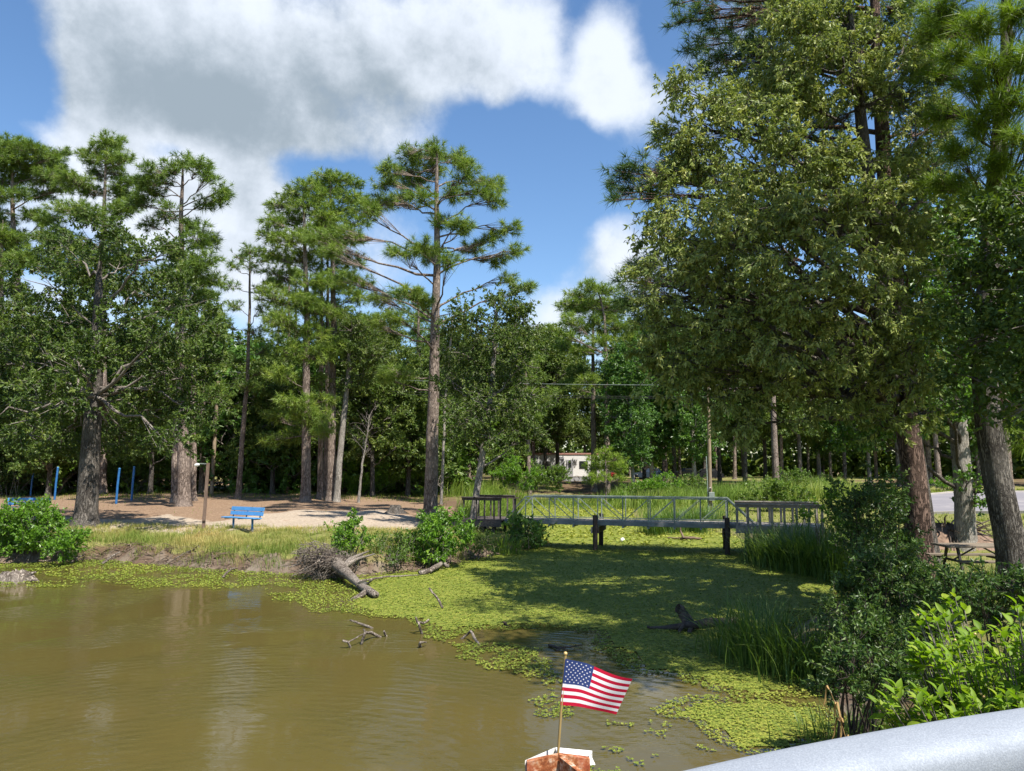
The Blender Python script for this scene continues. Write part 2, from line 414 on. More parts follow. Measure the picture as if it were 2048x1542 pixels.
MT['turtle'] = paintmat('turtle_shell', (0.05, 0.045, 0.03), 0.5, 0.3)
MT['brass'] = paintmat('gold_finial', (0.62, 0.42, 0.16), 0.4, 0.1, 0.3)
MT['stick_wood'] = woodmat('varnished_stick', (0.24, 0.165, 0.06), (0.36, 0.26, 0.11), (8, 8, 1), 6, 0.5, 0.1)

def rust_mat():
    m, t = newmat('rusty_steel'); g = G(t); c = g.coord('Object')
    n1 = g.noise(c, 55, 6, 0.7); n2 = g.noise(c, 160, 4, 0.6); n3 = g.noise(c, 22, 3)
    col = g.ramp(n1, [(0.30, (0.10, 0.025, 0.012)), (0.46, (0.27, 0.085, 0.030)), (0.54, (0.42, 0.20, 0.10)), (0.64, (0.52, 0.43, 0.33))])
    col = g.mix(g.mr(n2, 0.5, 0.75), col, (0.16, 0.05, 0.025)); col = g.mix(g.mr(n3, 0.52, 0.68, 0, 0.6), col, (0.30, 0.07, 0.035))
    g.out(g.bsdf(col, 0.85, 0.2, 0.0, n1, 0.6, 0.003)); return m
MT['rust'] = rust_mat()
def galv_rail():
    m, t = newmat('galvanised_rail'); g = G(t); c = g.coord('Object')
    n1 = g.noise(c, 420, 4, 0.6); n2 = g.noise(c, 14, 6, .7); n3 = g.noise(g.coord('Object', (3, 40, 40)), 5, 4, .7)
    col = g.ramp(n1, [(0.32, (0.215, 0.235, 0.265)), (0.52, (0.265, 0.288, 0.32)), (0.70, (0.335, 0.36, 0.395))])
    col = g.mix(g.mr(n2, 0.4, 0.7, 0, 0.35), col, (0.19, 0.21, 0.245)); col = g.mix(g.mr(n3, .62, .72, 0, .35), col, (0.16, 0.165, 0.175))
    g.out(g.bsdf(col, g.mr(n2, .3, .7, .62, .85), 0.3, 0.1, n1, 0.3, 0.002)); return m
MT['rail'] = galv_rail()
def cloth(name, c):
    m, t = newmat(name); g = G(t); c_ = g.coord('Object')
    n1 = g.noise(c_, 900, 2)
    col = g.mix(g.mr(n1, 0.3, 0.7), c, tuple(x * 0.88 for x in c))
    p = g.bsdf(col, 0.85, 0.15, 0, n1, 0.15, 0.0005)
    tr = g.n('ShaderNodeBsdfTranslucent'); g.l(col, tr.inputs[0])
    ms = g.n('ShaderNodeMixShader'); ms.inputs[0].default_value = 0.35; g.l(p, ms.inputs[1]); g.l(tr.outputs[0], ms.inputs[2])
    g.out(ms.outputs[0]); return m
MT['flag_red'] = cloth('red_cloth', (0.56, 0.012, 0.045)); MT['flag_white'] = cloth('white_cloth', (0.88, 0.86, 0.88)); MT['flag_blue'] = cloth('navy_cloth', (0.035, 0.06, 0.19))
def water_mat():
    m, t = newmat('muddy_pond_water'); g = G(t)
    c = g.coord('Object')
    rip = g.n('ShaderNodeMapping'); rip.inputs['Rotation'].default_value = (0, 0, R(28)); rip.inputs['Scale'].default_value = (1.0, 2.6, 1); g.l(c, rip.inputs[0])
    n1 = g.noise(rip.outputs[0], 3.2, 3, 0.5); n2 = g.noise(c, 0.55, 3, 0.5); n3 = g.noise(rip.outputs[0], 9.0, 2, 0.5)
    wv = g.n('ShaderNodeTexWave', wave_type='RINGS', rings_direction='SPHERICAL'); wv.inputs['Scale'].default_value = 1.5; wv.inputs['Distortion'].default_value = 5.0
    wv.inputs['Detail'].default_value = 2; wv.inputs['Detail Scale'].default_value = 0.7
    mp = g.n('ShaderNodeMapping'); mp.inputs['Location'].default_value = (3.2, -6.5, 0); g.l(c, mp.inputs[0]); g.l(mp.outputs[0], wv.inputs['Vector'])
    calm = g.mr(n2, 0.40, 0.66)
    h = g.math('MULTIPLY', g.math('ADD', g.math('ADD', n1, g.math('MULTIPLY', n3, 0.35)), g.math('MULTIPLY', wv.outputs['Fac'], 0.25)), g.math('ADD', g.math('MULTIPLY', calm, 0.9), 0.12))
    col = g.mix(g.mr(n2, 0.3, 0.7), (0.086, 0.067, 0.020), (0.074, 0.061, 0.019))
    p = g.n('ShaderNodeBsdfPrincipled'); g.l(col, p.inputs['Base Color']); p.inputs['Roughness'].default_value = 0.04
    p.inputs['IOR'].default_value = 1.33; p.inputs['Specular IOR Level'].default_value = 0.5
    b = g.n('ShaderNodeBump'); b.inputs['Strength'].default_value = 0.26; b.inputs['Distance'].default_value = 0.05; g.l(h, b.inputs['Height']); g.l(b.outputs[0], p.inputs['Normal'])
    g.out(p.outputs[0]); return m
MT['water'] = water_mat()
def weed_bed():
    m, t = newmat('pond_weed_bed'); g = G(t); c = g.coord('Object')
    vo = g.n('ShaderNodeTexVoronoi'); vo.inputs['Scale'].default_value = 21; g.l(c, vo.inputs['Vector'])
    n1 = g.noise(c, 1.1, 4); n2 = g.noise(c, 38, 3, .7); sp = g.n('ShaderNodeSeparateColor'); g.l(vo.outputs['Color'], sp.inputs[0])
    f = g.math('ADD', g.math('MULTIPLY', sp.outputs[0], .55), g.math('MULTIPLY', n1, .5), clamp=True)
    col = g.ramp(f, [(0.2, (0.11, 0.15, 0.022)), (0.5, (0.20, 0.235, 0.032)), (0.9, (0.31, 0.30, 0.055))])
    d = g.mr(vo.outputs['Distance'], .25, .75, 1, .25); col = g.mix(1.0, col, g.mix(g.mr(n2, .3, .55), (.45, .5, .4), (1.0, 1.0, 1.0)), 'MULTIPLY')
    h = g.math('ADD', d, n2); g.out(g.bsdf(col, .7, .2, 0, h, 1.0, .03)); return m
MT['weed_bed'] = weed_bed()
def ground_mat():
    m, t = newmat('ground_soil'); g = G(t)
    c = g.coord('Object')
    a = g.n('ShaderNodeAttribute'); a.attribute_name = 'mask'
    sp = g.n('ShaderNodeSeparateColor'); g.l(a.outputs['Color'], sp.inputs[0])
    n1 = g.noise(c, 1.3, 6, 0.65); n2 = g.noise(c, 9.0, 6, 0.7); n3 = g.noise(c, 0.35, 4); n4 = g.noise(c, 40, 3, .7)
    litter = g.mix(n2, (0.07, 0.048, 0.030), (0.175, 0.115, 0.07)); litter = g.mix(g.mr(n3, 0.5, 0.66, 0, .8), litter, (0.20, 0.19, 0.07))
    straw = g.mix(g.mr(n2, .3, .7), (0.145, 0.088, 0.054), (0.29, 0.205, 0.135)); straw = g.mix(g.mr(n4, 0.5, 0.8, 0, 0.7), straw, (0.11, 0.06, 0.038))
    sand = g.mix(g.mr(n2, .3, .7), (0.27, 0.212, 0.155), (0.43, 0.36, 0.28)); sand = g.mix(g.mr(n4, 0.55, 0.72, 0, .75), sand, (0.15, 0.095, 0.065)); sand = g.mix(g.mr(g.noise(c, 3.1, 5, .7), .55, .7, 0, .6), sand, (0.24, 0.15, 0.095))
    grs = g.mix(n2, (0.11, 0.115, 0.035), (0.25, 0.235, 0.08)); 
    mud = g.mix(g.mr(n1, .35, .65), g.mix(n2, (0.06, 0.040, 0.028), (0.17, 0.115, 0.078)), g.mix(n2, (0.10, 0.08, 0.06), (0.27, 0.22, 0.165)))
    def edge(v, n): return g.mr(g.math('ADD', v, g.math('MULTIPLY', g.math('SUBTRACT', n, 0.5), 0.9)), 0.35, 0.65)
    col = g.mix(edge(sp.outputs[0], n1), litter, straw)
    col = g.mix(edge(sp.outputs[1], n1), col, sand)
    col = g.mix(edge(sp.outputs[2], n1), col, grs)
    col = g.mix(edge(a.outputs['Alpha'], n1), col, mud)
    h = g.math('ADD', n2, g.math('MULTIPLY', n4, 0.5))
    g.out(g.bsdf(col, 0.95, 0.1, 0, h, 0.7, 0.05)); return m
MT['ground'] = ground_mat()
def road_mat():
    m, t = newmat('asphalt'); g = G(t); c = g.coord('Object')
    n1 = g.noise(c, 30, 5, .7); n2 = g.noise(c, 0.5, 4)
    col = g.mix(n1, (0.14, 0.13, 0.14), (0.26, 0.245, 0.255)); col = g.mix(g.mr(n2, .45, .7, 0, .6), col, (0.34, 0.31, 0.29))
    g.out(g.bsdf(col, 0.9, .2, 0, n1, .3, .01)); return m
MT['road'] = road_mat()

# ------------------------------------------------------------------ terrain
def pxpoly(pts, z=0.0): return np.array([onz(a, b, z)[:2] for a, b in pts])
shore_px = [(0, 1129), (60, 1127), (130, 1124), (200, 1120), (300, 1128), (400, 1138), (500, 1144), (620, 1150), (740, 1150), (850, 1141),
            (905, 1128), (980, 1111), (1055, 1099), (1085, 1082), (1062, 1062), (1040, 1048), (1010, 1030), (985, 1012), (1050, 1000), (1130, 996), (1215, 1000),
            (1262, 1018), (1270, 1040), (1300, 1052), (1345, 1057), (1430, 1062), (1500, 1084), (1532, 1122), (1600, 1142), (1690, 1158), (1705, 1180),
            (1640, 1225), (1575, 1262), (1560, 1300), (1625, 1340), (1655, 1395), (1690, 1430), (1672, 1480), (1600, 1530)]
POND = np.concatenate([[(-95, 40), (-60, 31), (-30, 26.5)], pxpoly(shore_px), [(2.7, 6.0), (2.9, 3.0), (4.5, 0.0), (6, -12), (6, -40), (-95, -40)]])
def sdist(x, y, P):
    """signed distance to polygon, positive outside"""
    x = np.asarray(x, float); y = np.asarray(y, float)
    sh = x.shape; x = x.ravel(); y = y.ravel()
    d2 = np.full(x.shape, 1e18); ins = np.zeros(x.shape, bool)
    n = len(P)
    for i in range(n):
        ax, ay = P[i]; bx, by = P[(i + 1) % n]
        ex, ey = bx - ax, by - ay
        t = np.clip(((x - ax) * ex + (y - ay) * ey) / (ex * ex + ey * ey + 1e-12), 0, 1)
        d2 = np.minimum(d2, (x - ax - t * ex) ** 2 + (y - ay - t * ey) ** 2)
        c = ((ay > y) != (by > y)) & (x < ex * (y - ay) / (ey if ey != 0 else 1e-12) + ax)
        ins ^= c
    d = np.sqrt(d2); return np.where(ins, -d, d).reshape(sh)
_pr = np.random.default_rng(5)
_w = [( _pr.normal(size=2) * f, _pr.uniform(0, 6.28), a) for f, a in [(0.12, .06), (0.2, .05), (0.4, .045), (0.7, .03), (1.3, .025), (1.9, .02), (2.7, .018), (3.9, .012)]]
def wob(x, y):
    return sum(a * np.sin(k[0] * x + k[1] * y + p) for k, p, a in _w)
_ng = _pr.random((4, 64, 64))
def vnoise(x, y, sc, ch=0):
    x = np.asarray(x) * sc; y = np.asarray(y) * sc
    xi = np.floor(x).astype(int); yi = np.floor(y).astype(int); fx = x - xi; fy = y - yi
    fx = fx * fx * (3 - 2 * fx); fy = fy * fy * (3 - 2 * fy); A = _ng[ch]
    def q(a, b): return A[a % 64, b % 64]
    return (q(xi, yi) * (1 - fx) + q(xi + 1, yi) * fx) * (1 - fy) + (q(xi, yi + 1) * (1 - fx) + q(xi + 1, yi + 1) * fx) * fy
def fbm(x, y, sc, ch=0):
    return (vnoise(x, y, sc, ch) * .5 + vnoise(x, y, sc * 2.1, (ch + 1) % 4) * .3 + vnoise(x, y, sc * 4.3, (ch + 2) % 4) * .2)
def H(x, y, s=None):
    x = np.asarray(x, float); y = np.asarray(y, float)
    if s is None: s = sdist(x, y, POND)
    w = wob(x, y)
    so_ = s + ((fbm(x, y, 0.9, 1) - .5) * 0.6 + (fbm(x, y, 2.2, 3) - .5) * .55) * sstep(0, .25, s)
    left = 0.50 * sstep(0.0, 0.75, so_) + 0.28 * sstep(0.6, 3.6, so_) + 0.25 * sstep(4, 13, s)
    right = 0.22 * sstep(0, 0.6, s) + 0.52 * sstep(0.3, 3.2, s) + 0.31 * sstep(6, 22, s)
    marsh = 0.12 * sstep(0, 0.8, s) + 0.25 * sstep(0.5, 5, s) + 0.65 * sstep(5, 20, s)
    wr = sstep(1.5, 3.0, x) * (1 - sstep(29.5, 33, y)); wm = sstep(31.5, 36, y) * sstep(-2.2, 0.3, x + 0.0 * y)
    h = left * (1 - wr) * (1 - wm) + right * wr * (1 - wm) + marsh * wm
    calm = 1 - 0.75 * sstep(16, 22, x) * sstep(30, 36, y)
    h = h + w * sstep(0.2, 2.5, s) * calm * 0.8 + ((vnoise(x, y, 1.7, 2) - .5) * 0.16 + (vnoise(x, y, 3.3, 0) - .5) * .12) * sstep(0.1, .5, s) * (1 - sstep(4, 7, s))
    h = np.where(s < 0, -0.75 * sstep(0, 2.2, -s) - 0.02, h)
    return h
def gz(x, y): return float(H(np.array([x]), np.array([y]))[0])
def gpt(px, py):
    """first point of the ground seen through a pixel"""
    r = ray(px, py); t = np.arange(3.0, 110.0, 0.03)
    X, Y, Z = r[0] * t, r[1] * t, CAMZ + r[2] * t
    k = np.argmax(Z <= np.maximum(H(X, Y), 0.0))
    return np.array([X[k], Y[k], gz(X[k], Y[k])])
def gd(px, d):
    """ground point at picture column px and distance d"""
    x = (px - 1024.0) / FPX * d / CP
    for _ in range(3):
        z = gz(x, d); r_ = ((px - 1024.0) / FPX); depth = d * CP + (z - CAMZ) * SP; x = r_ * depth
    return np.array([x, d, gz(x, d)])

def axis_grid(lo, hi, a, b, f, g):
    """spacing f inside [a,b], growing by g outside"""
    v = list(np.arange(a, b + 1e-6, f)); st = f
    while v[-1] < hi: st *= g; v.append(v[-1] + st)
    st = f
    while v[0] > lo: st *= g; v.insert(0, v[0] - st)
    return np.array(v)
gx = axis_grid(-900, 900, -21, 14, 0.30, 1.08); gy = axis_grid(-60, 1200, 4, 44, 0.27, 1.07)
GX, GY = np.meshgrid(gx, gy)
SD = sdist(GX, GY, POND)
GZ = H(GX, GY, SD)
# cover masks: R pine straw, G sand, B grass, A mud
dirt = pxpoly([(-700, 1020), (0, 1022), (170, 1050), (420, 1056), (860, 1050), (925, 1046), (905, 1010), (760, 992), (690, 985), (560, 982), (470, 968), (330, 968), (250, 988), (120, 992), (-700, 985)], 0.95)
sand1 = pxpoly([(-100, 1048), (60, 1034), (260, 1040), (330, 1030), (430, 1038), (600, 1022), (760, 1018), (830, 1030), (860, 1052), (700, 1062), (560, 1058), (430, 1062), (280, 1056), (150, 1060)], 0.9)
sand2 = pxpoly([(400, 975), (440, 972), (470, 978), (560, 979), (560, 985), (450, 984)], 1.0)
dn = 0.5 - np.minimum(sdist(GX, GY, dirt), 6) / 3.0
sn = 0.5 - np.minimum(np.minimum(sdist(GX, GY, sand1), sdist(GX, GY, sand2)), 4) / 1.6
right_lawn = sstep(8.0, 9.5, GX) * (1 - sstep(62, 66, GY)) * sstep(15.5, 18, GY)
park = sstep(66, 70, GY) * (1 - sstep(150, 170, GY)) * sstep(.62, .70, fbm(GX, GY, 0.045, 1) + 0.10)
bank = (GX < 3) * (1 - sstep(31.5, 33, GY)) * sstep(0.45, 0.8, SD)
marshg = sstep(32, 34, GY) * sstep(-3.5, -1.5, GX) * (1 - sstep(70, 78, GY))
gn = np.maximum.reduce([right_lawn, park * .8, bank, marshg, (GX > 2.5) * (GY < 30) * sstep(.6, 1.6, SD) * .7, sstep(170, 220, GY) * .5])
mud = (1 - sstep(0.25, 0.62, SD + (fbm(GX, GY, 1.0, 2) - .5) * .5)) * np.where((GX > 1.5) & (GY > 31), .4, 1)
MASK = np.stack([np.clip(dn, 0, 1), np.clip(sn, 0, 1), np.clip(gn, 0, 1) * (1 - np.clip(sn - .2, 0, 1)), np.clip(mud, 0, 1)], -1)
ny, nx = GX.shape
idx = np.arange(nx * ny).reshape(ny, nx)
F = np.stack([idx[:-1, :-1], idx[:-1, 1:], idx[1:, 1:], idx[1:, :-1]], -1).reshape(-1, 4)
A = Acc(); A.add(np.stack([GX, GY, GZ], -1).reshape(-1, 3), F)
ground = A.build('ground', MT['ground'], kind='structure')
ca = ground.data.attributes.new('mask', 'FLOAT_COLOR', 'POINT')
ca.data.foreach_set('color', MASK.reshape(-1, 4).astype(np.float32).ravel())

A = Acc(); A.add(np.array([[-95, -40, 0], [40, -40, 0], [40, 90, 0], [-95, 90, 0]]), np.array([[0, 1, 2, 3]]))
water = A.build('pond_water', MT['water'], smooth=False, kind='structure')

# ------------------------------------------------------------------ road on the far right with a kerb
def ribbon(near, far, dz, n=40):
    near = np.array(near); far = np.array(far)
    def res(P):
        d = np.r_[0, np.cumsum(np.linalg.norm(np.diff(P, axis=0), axis=1))]; t = np.linspace(0, d[-1], n)
        return np.stack([np.interp(t, d, P[:, 0]), np.interp(t, d, P[:, 1])], -1)
    a, b = res(near), res(far); rows = []
    m = 9
    for k in range(m):
        q = a + (b - a) * k / (m - 1); rows.append(np.c_[q, H(q[:, 0], q[:, 1]) + dz])
    V = np.array(rows); i = np.arange(m * n).reshape(m, n)
    return V.reshape(-1, 3), np.stack([i[:-1, :-1], i[:-1, 1:], i[1:, 1:], i[1:, :-1]], -1).reshape(-1, 4), a, b
rn = [gd(1790, 41)[:2], gd(1850, 39.5)[:2], gd(1930, 38.8)[:2], gd(2060, 37)[:2], gd(2300, 35)[:2], gd(2800, 33)[:2]]
rf = [gd(1770, 46)[:2], gd(1830, 53)[:2], gd(1900, 58)[:2], gd(2060, 60)[:2], gd(2300, 62)[:2], gd(2800, 63)[:2]]
V, F, ra, rb = ribbon(rn, rf, 0.055)
Acc().add(V, F).build('road', MT['road'], kind='structure')
for e_ in (ra, rb):
    A = Acc()
    P = np.c_[e_, H(e_[:, 0], e_[:, 1])]
    d_ = norm(np.gradient(P[:, :2], axis=0)); nrm = np.c_[-d_[:, 1], d_[:, 0]]
    pr = [(-.12, -.1), (-.12, .14), (.12, .14), (.12, -.1)]
    V = np.stack([np.c_[P[:, :2] + nrm * a_, P[:, 2] + b_] for a_, b_ in pr], 1)
    n_ = len(P); ii = np.arange(n_ * 4).reshape(n_, 4)
    F = np.concatenate([np.stack([ii[:-1, k], ii[:-1, (k + 1) % 4], ii[1:, (k + 1) % 4], ii[1:, k]], -1) for k in range(4)])
    A.add(V, F).build('road_kerb', MT['concrete'], smooth=False, kind='structure')

# ------------------------------------------------------------------ floating pond weed
rng = np.random.default_rng(11)
weed_polys = [
    (pxpoly([(690, 1158), (740, 1150), (850, 1138), (905, 1124), (980, 1108), (1055, 1096), (1085, 1080), (1060, 1060), (1035, 1045), (1005, 1028), (980, 1010), (1050, 998), (1130, 994), (1215, 998), (1265, 1018), (1275, 1040),
             (1300, 1050), (1345, 1055), (1430, 1060), (1505, 1082), (1532, 1123), (1600, 1140), (1695, 1156), (1705, 1182), (1640, 1225), (1572, 1262), (1558, 1300), (1625, 1340), (1660, 1400), (1480, 1398), (1400, 1378),
             (1330, 1352), (1258, 1345), (1235, 1312), (1185, 1296), (1175, 1268), (1100, 1256), (1040, 1254), (955, 1262), (870, 1278), (825, 1250), (740, 1233), (690, 1218)]), 1.0, 0.35),
    (pxpoly([(-900, 1118), (0, 1128), (130, 1123), (200, 1119), (300, 1127), (400, 1137), (500, 1143), (620, 1149), (700, 1150), (720, 1228), (620, 1214), (540, 1196), (400, 1180), (200, 1174), (0, 1182), (-900, 1190)]), 0.46, 0.6),
    (pxpoly([(-900, 1118), (0, 1128), (130, 1123), (200, 1119), (300, 1127), (400, 1137), (500, 1143), (620, 1149), (700, 1150), (700, 1166), (560, 1158), (400, 1148), (200, 1136), (0, 1138), (-900, 1140)]), 0.80, 0.3),
    (pxpoly([(540, 1160), (620, 1150), (700, 1150), (760, 1185), (870, 1240), (830, 1250), (740, 1232), (640, 1222), (560, 1200)]), 0.66, 0.35),
    (pxpoly([(880, 1292), (950, 1282), (1060, 1300), (1120, 1318), (1140, 1360), (1128, 1450), (1062, 1440), (1035, 1392), (985, 1335), (905, 1308)]), 0.50, 0.3),
    (pxpoly([(1310, 1422), (1400, 1398), (1560, 1396), (1690, 1420), (1690, 1480), (1545, 1525), (1410, 1470)]), 1.0, 0.22),
    (pxpoly([(1120, 1490), (1420, 1488), (1480, 1580), (1160, 1580)]), 0.42, 0.25),
    (pxpoly([(1100, 1400), (1400, 1380), (1460, 1490), (1120, 1490)]), 0.10, 0.2)]
def weed_density(x, y):
    n = fbm(x, y, 1.1, 0); D = np.zeros(np.shape(x))
    for P, dn_, soft in weed_polys:
        s = -sdist(x, y, P)
        D = np.maximum(D, dn_ * sstep(-soft, soft, s + (n - 0.5) * 2.4 * soft))
    return D
def weed_points(y0, y1, sp):
    xs = np.arange(-26, 11, sp); ys = np.arange(y0, y1, sp); X, Y = np.meshgrid(xs, ys)
    X = (X + rng.uniform(-.5, .5, X.shape) * sp * 1.2).ravel(); Y = (Y + rng.uniform(-.5, .5, Y.shape) * sp * 1.2).ravel()
    vis = np.abs(X) < Y * 0.78 + 1.5
    X, Y = X[vis], Y[vis]
    s = sdist(X, Y, POND); k = s < 0.12; X, Y = X[k], Y[k]
    D = weed_density(X, Y)
    patch = fbm(X, Y, 2.6, 2) * .55 + fbm(X, Y, 0.8, 3) * .45
    k = (patch - 0.5) * 2.6 + 0.5 + rng.normal(0, .05, len(X)) < D * 1.5 - 0.22
    k &= D > .04
    k &= rng.random(len(X)) < np.where(D > .95, .42, 1.0)
    return X[k], Y[k], D[k]
A = Acc()
for y0, y1, sp, nl, ls in ((6.5, 11, .046, 4, .028), (11, 16, .058, 4, .035), (16, 21, .075, 3, .046), (21, 31, .095, 3, .056), (31, 66, .24, 3, .15)):
    X, Y, D = weed_points(y0, y1, sp)
    n = len(X)
    C = np.stack([X, Y, np.full(n, 0.012) + rng.uniform(0, .02, n)], -1)
    ph = rng.uniform(0, 6.28, n)
    big = fbm(X, Y, 0.5, 1)
    yel = sstep(29, 36, Y) * .38
    tt = np.clip(0.42 + (big - .5) * 0.8 + yel + rng.normal(0, .20, n), 0, 1)
    for j in range(nl):
        a = ph + j * 6.283 / nl + rng.uniform(-.3, .3, n)
        D_ = norm(np.stack([np.cos(a), np.sin(a), rng.uniform(.05, .75, n)], -1))
        L_ = ls * rng.uniform(.7, 1.25, n)
        side = np.stack([-np.sin(a), np.cos(a), rng.normal(0, .15, n)], -1)
        tip = C + D_ * L_[:, None]; mid = C + D_ * L_[:, None] * .6
        V = np.stack([C, mid - side * L_[:, None] * .42, tip, mid + side * L_[:, None] * .42], 1).reshape(-1, 3)
        A.add(V, np.arange(4 * n).reshape(n, 4), np.repeat(np.clip(tt + rng.normal(0, .06, n), 0, 1), 4))
A.build('pond_weed', MT['mat_leaf'], smooth=False, kind='stuff')
# the thick bed under the closed part of the weed
xs = np.arange(-24, 11, .16); ys = np.arange(8, 66, .16); X, Y = np.meshgrid(xs, ys)
Dm = weed_density(X, Y) * (sdist(X, Y, POND) < 0.1)
keep = (Dm[:-1, :-1] > .93) & (Dm[1:, 1:] > .93) & (Dm[:-1, 1:] > .93) & (Dm[1:, :-1] > .93)
Z = 0.006 + 0.012 * vnoise(X, Y, 5.0, 1); i = np.arange(X.size).reshape(X.shape)
F = np.stack([i[:-1, :-1], i[:-1, 1:], i[1:, 1:], i[1:, :-1]], -1)[keep]
A = Acc().add(np.stack([X, Y, Z], -1).reshape(-1, 3), F, 0.18 + .25 * vnoise(X, Y, 4, 3).ravel())
A.build('pond_weed_bed', MT['weed_bed'], kind='stuff')

# ------------------------------------------------------------------ grass and reeds (uncountable ground cover)
def blades(A, X, Y, Z, hgt, wid, rng, bend=.35, seg=2, tint=None, lean=None):
    n = len(X); a = rng.uniform(0, 6.283, n)
    if lean is not None: a = lean + rng.normal(0, .8, n)
    b = bend * rng.uniform(.2, 1.5, n)
    side = np.stack([-np.sin(a + rng.normal(0, .5, n)), np.cos(a), np.zeros(n)], -1); out = np.stack([np.cos(a), np.sin(a), np.zeros(n)], -1)
    B = np.stack([X, Y, Z - 0.02], -1); hg = np.broadcast_to(hgt, (n,)); wd = np.broadcast_to(wid, (n,))
    rows = []
    for k in range(seg + 1):
        t = k / seg
        c = B + out * (b * hg * t ** 2)[:, None] + np.array([0, 0, 1.0]) * (hg * (t - .45 * b * t ** 2.5))[:, None]
        if k < seg:
            w_ = (wd * (1 - .55 * t))[:, None] / 2; rows += [c - side * w_, c + side * w_]
        else: rows += [c]
    V = np.stack(rows, 1); m = V.shape[1]; base = np.arange(n)[:, None] * m
    tt = np.clip(rng.normal(.5, .2, n) if tint is None else tint, 0, 1)
    if seg > 1:
        F4 = np.concatenate([base + np.array([2 * k, 2 * k + 1, 2 * k + 3, 2 * k + 2]) for k in range(seg - 1)])
        A.add(V.reshape(-1, 3), F4, np.repeat(tt, m))
        F3 = base + np.array([2 * seg - 2, 2 * seg - 1, 2 * seg]); A.F3.append(F3 + A.n - n * m); A.M3.append(np.zeros(n))
    else:
        A.add(V.reshape(-1, 3), base + np.array([0, 1, 2]), np.repeat(tt, m))
def scatter(n, x0, x1, y0, y1, fn, rng):
    X = rng.uniform(x0, x1, n); Y = rng.uniform(y0, y1, n)
    p = fn(X, Y); k = rng.random(n) < p; return X[k], Y[k]
rng = np.random.default_rng(21)
# dry and green grass on the near bank, left
def f_bank(X, Y):
    s = sdist(X, Y, POND)
    edge = 30.3 + (fbm(X, Y, .5, 2) - .5) * 2.4
    return sstep(0.05, .6, s + (fbm(X, Y, 1.1, 0) - .5) * 1.3) * (1 - sstep(-.5, .6, Y - edge)) * np.clip(.25 + 1.3 * sstep(.3, .6, fbm(X, Y, .8, 1)), 0, 1)
X, Y = scatter(72000, -21, -1.2, 23, 32.5, f_bank, rng)
g_ = fbm(X, Y, .55, 3); s_ = sdist(X, Y, POND)
tt = .38 + (g_ - .5) * 1.7 + rng.normal(0, .14, len(X)) - .25 * (1 - sstep(.6, 1.6, s_))
A = Acc(); blades(A, X, Y, H(X, Y), rng.uniform(.10, .30, len(X)) * (.7 + .8 * (1 - sstep(.8, 3.0, s_)) + .35 * fbm(X, Y, 1.5, 2)), .013, rng, .6, 2, tt)
A.build('bank_grass', MT['grass'], smooth=False, kind='stuff')
# sparse tufts in the dirt and grass behind the blue posts
def f_back(X, Y):
    return sstep(47, 50, Y + (fbm(X, Y, .3, 1) - .5) * 6) * np.clip(sstep(.35, .6, fbm(X, Y, .25, 2)) + .15, 0, 1) * .9 + .06 * sstep(.5, .62, fbm(X, Y, .5, 0))
X, Y = scatter(26000, -42, -2.5, 31, 62, f_back, rng)
A = Acc(); blades(A, X, Y, H(X, Y), rng.uniform(.10, .38, len(X)) * sstep(25, 50, Y), .03, rng, .5, 1, rng.normal(.35, .2, len(X)))
A.build('clearing_grass', MT['lawn'], smooth=False, kind='stuff')
# tall meadow reeds behind the footbridge
def f_reed(X, Y):
    s = sdist(X, Y, POND)
    return sstep(0.0, .8, s) * sstep(33.2, 34, Y) * np.clip(.35 + sstep(.35, .55, fbm(X, Y, .35, 3)), 0, 1) * (sstep(-3.2, -2.0, X) * (1 - sstep(63, 67, Y)))* (1 - sstep(9.5, 12.5, X - .12 * (Y - 33)))
X, Y = scatter(42000, -5, 22, 33, 67, f_reed, rng)
A = Acc(); hh = rng.uniform(.65, 1.35, len(X)) * (1.0 + .35 * fbm(X, Y, .4, 1)) * (1 - .55 * sstep(5, 9, X) * (1 - sstep(45, 52, Y))) * (1 + .5 * sstep(50, 62, Y))
blades(A, X, Y, H(X, Y), hh, .034, rng, .55, 3, .5 + (fbm(X, Y, .25, 0) - .5) * 1.4 + rng.normal(0, .17, len(X)), lean=0.3)
X, Y = scatter(15000, -7, 26, 54, 67, lambda X, Y: np.clip(.5 + sstep(.3, .5, fbm(X, Y, .3, 1)), 0, 1) * sstep(-6, -3, X), rng)
blades(A, X, Y, H(X, Y), rng.uniform(.9, 1.9, len(X)), .05, rng, .5, 2, .45 + (fbm(X, Y, .2, 2) - .5) * 1.5 + rng.normal(0, .17, len(X)), lean=0.3)
A.build('meadow_reeds', MT['reed_lit'], smooth=False, kind='stuff')
# lawn on the right
def f_lawn(X, Y): return sstep(0.8, 2.0, sdist(X, Y, POND)) * sstep(7.2, 9, X + .05 * (Y - 20)) * (1 - sstep(63, 66, Y)) * (1 - (sdist(X, Y, np.concatenate([ra, rb[::-1]])) < .15))
X, Y = scatter(70000, 7, 48, 13, 66, f_lawn, rng)
A = Acc(); blades(A, X, Y, H(X, Y), rng.uniform(.05, .13, len(X)) * (1 + .02 * Y), .022 + .0007 * Y, rng, .6, 1, rng.normal(.5, .2, len(X)))
A.build('lawn_grass', MT['lawn'], smooth=False, kind='stuff')
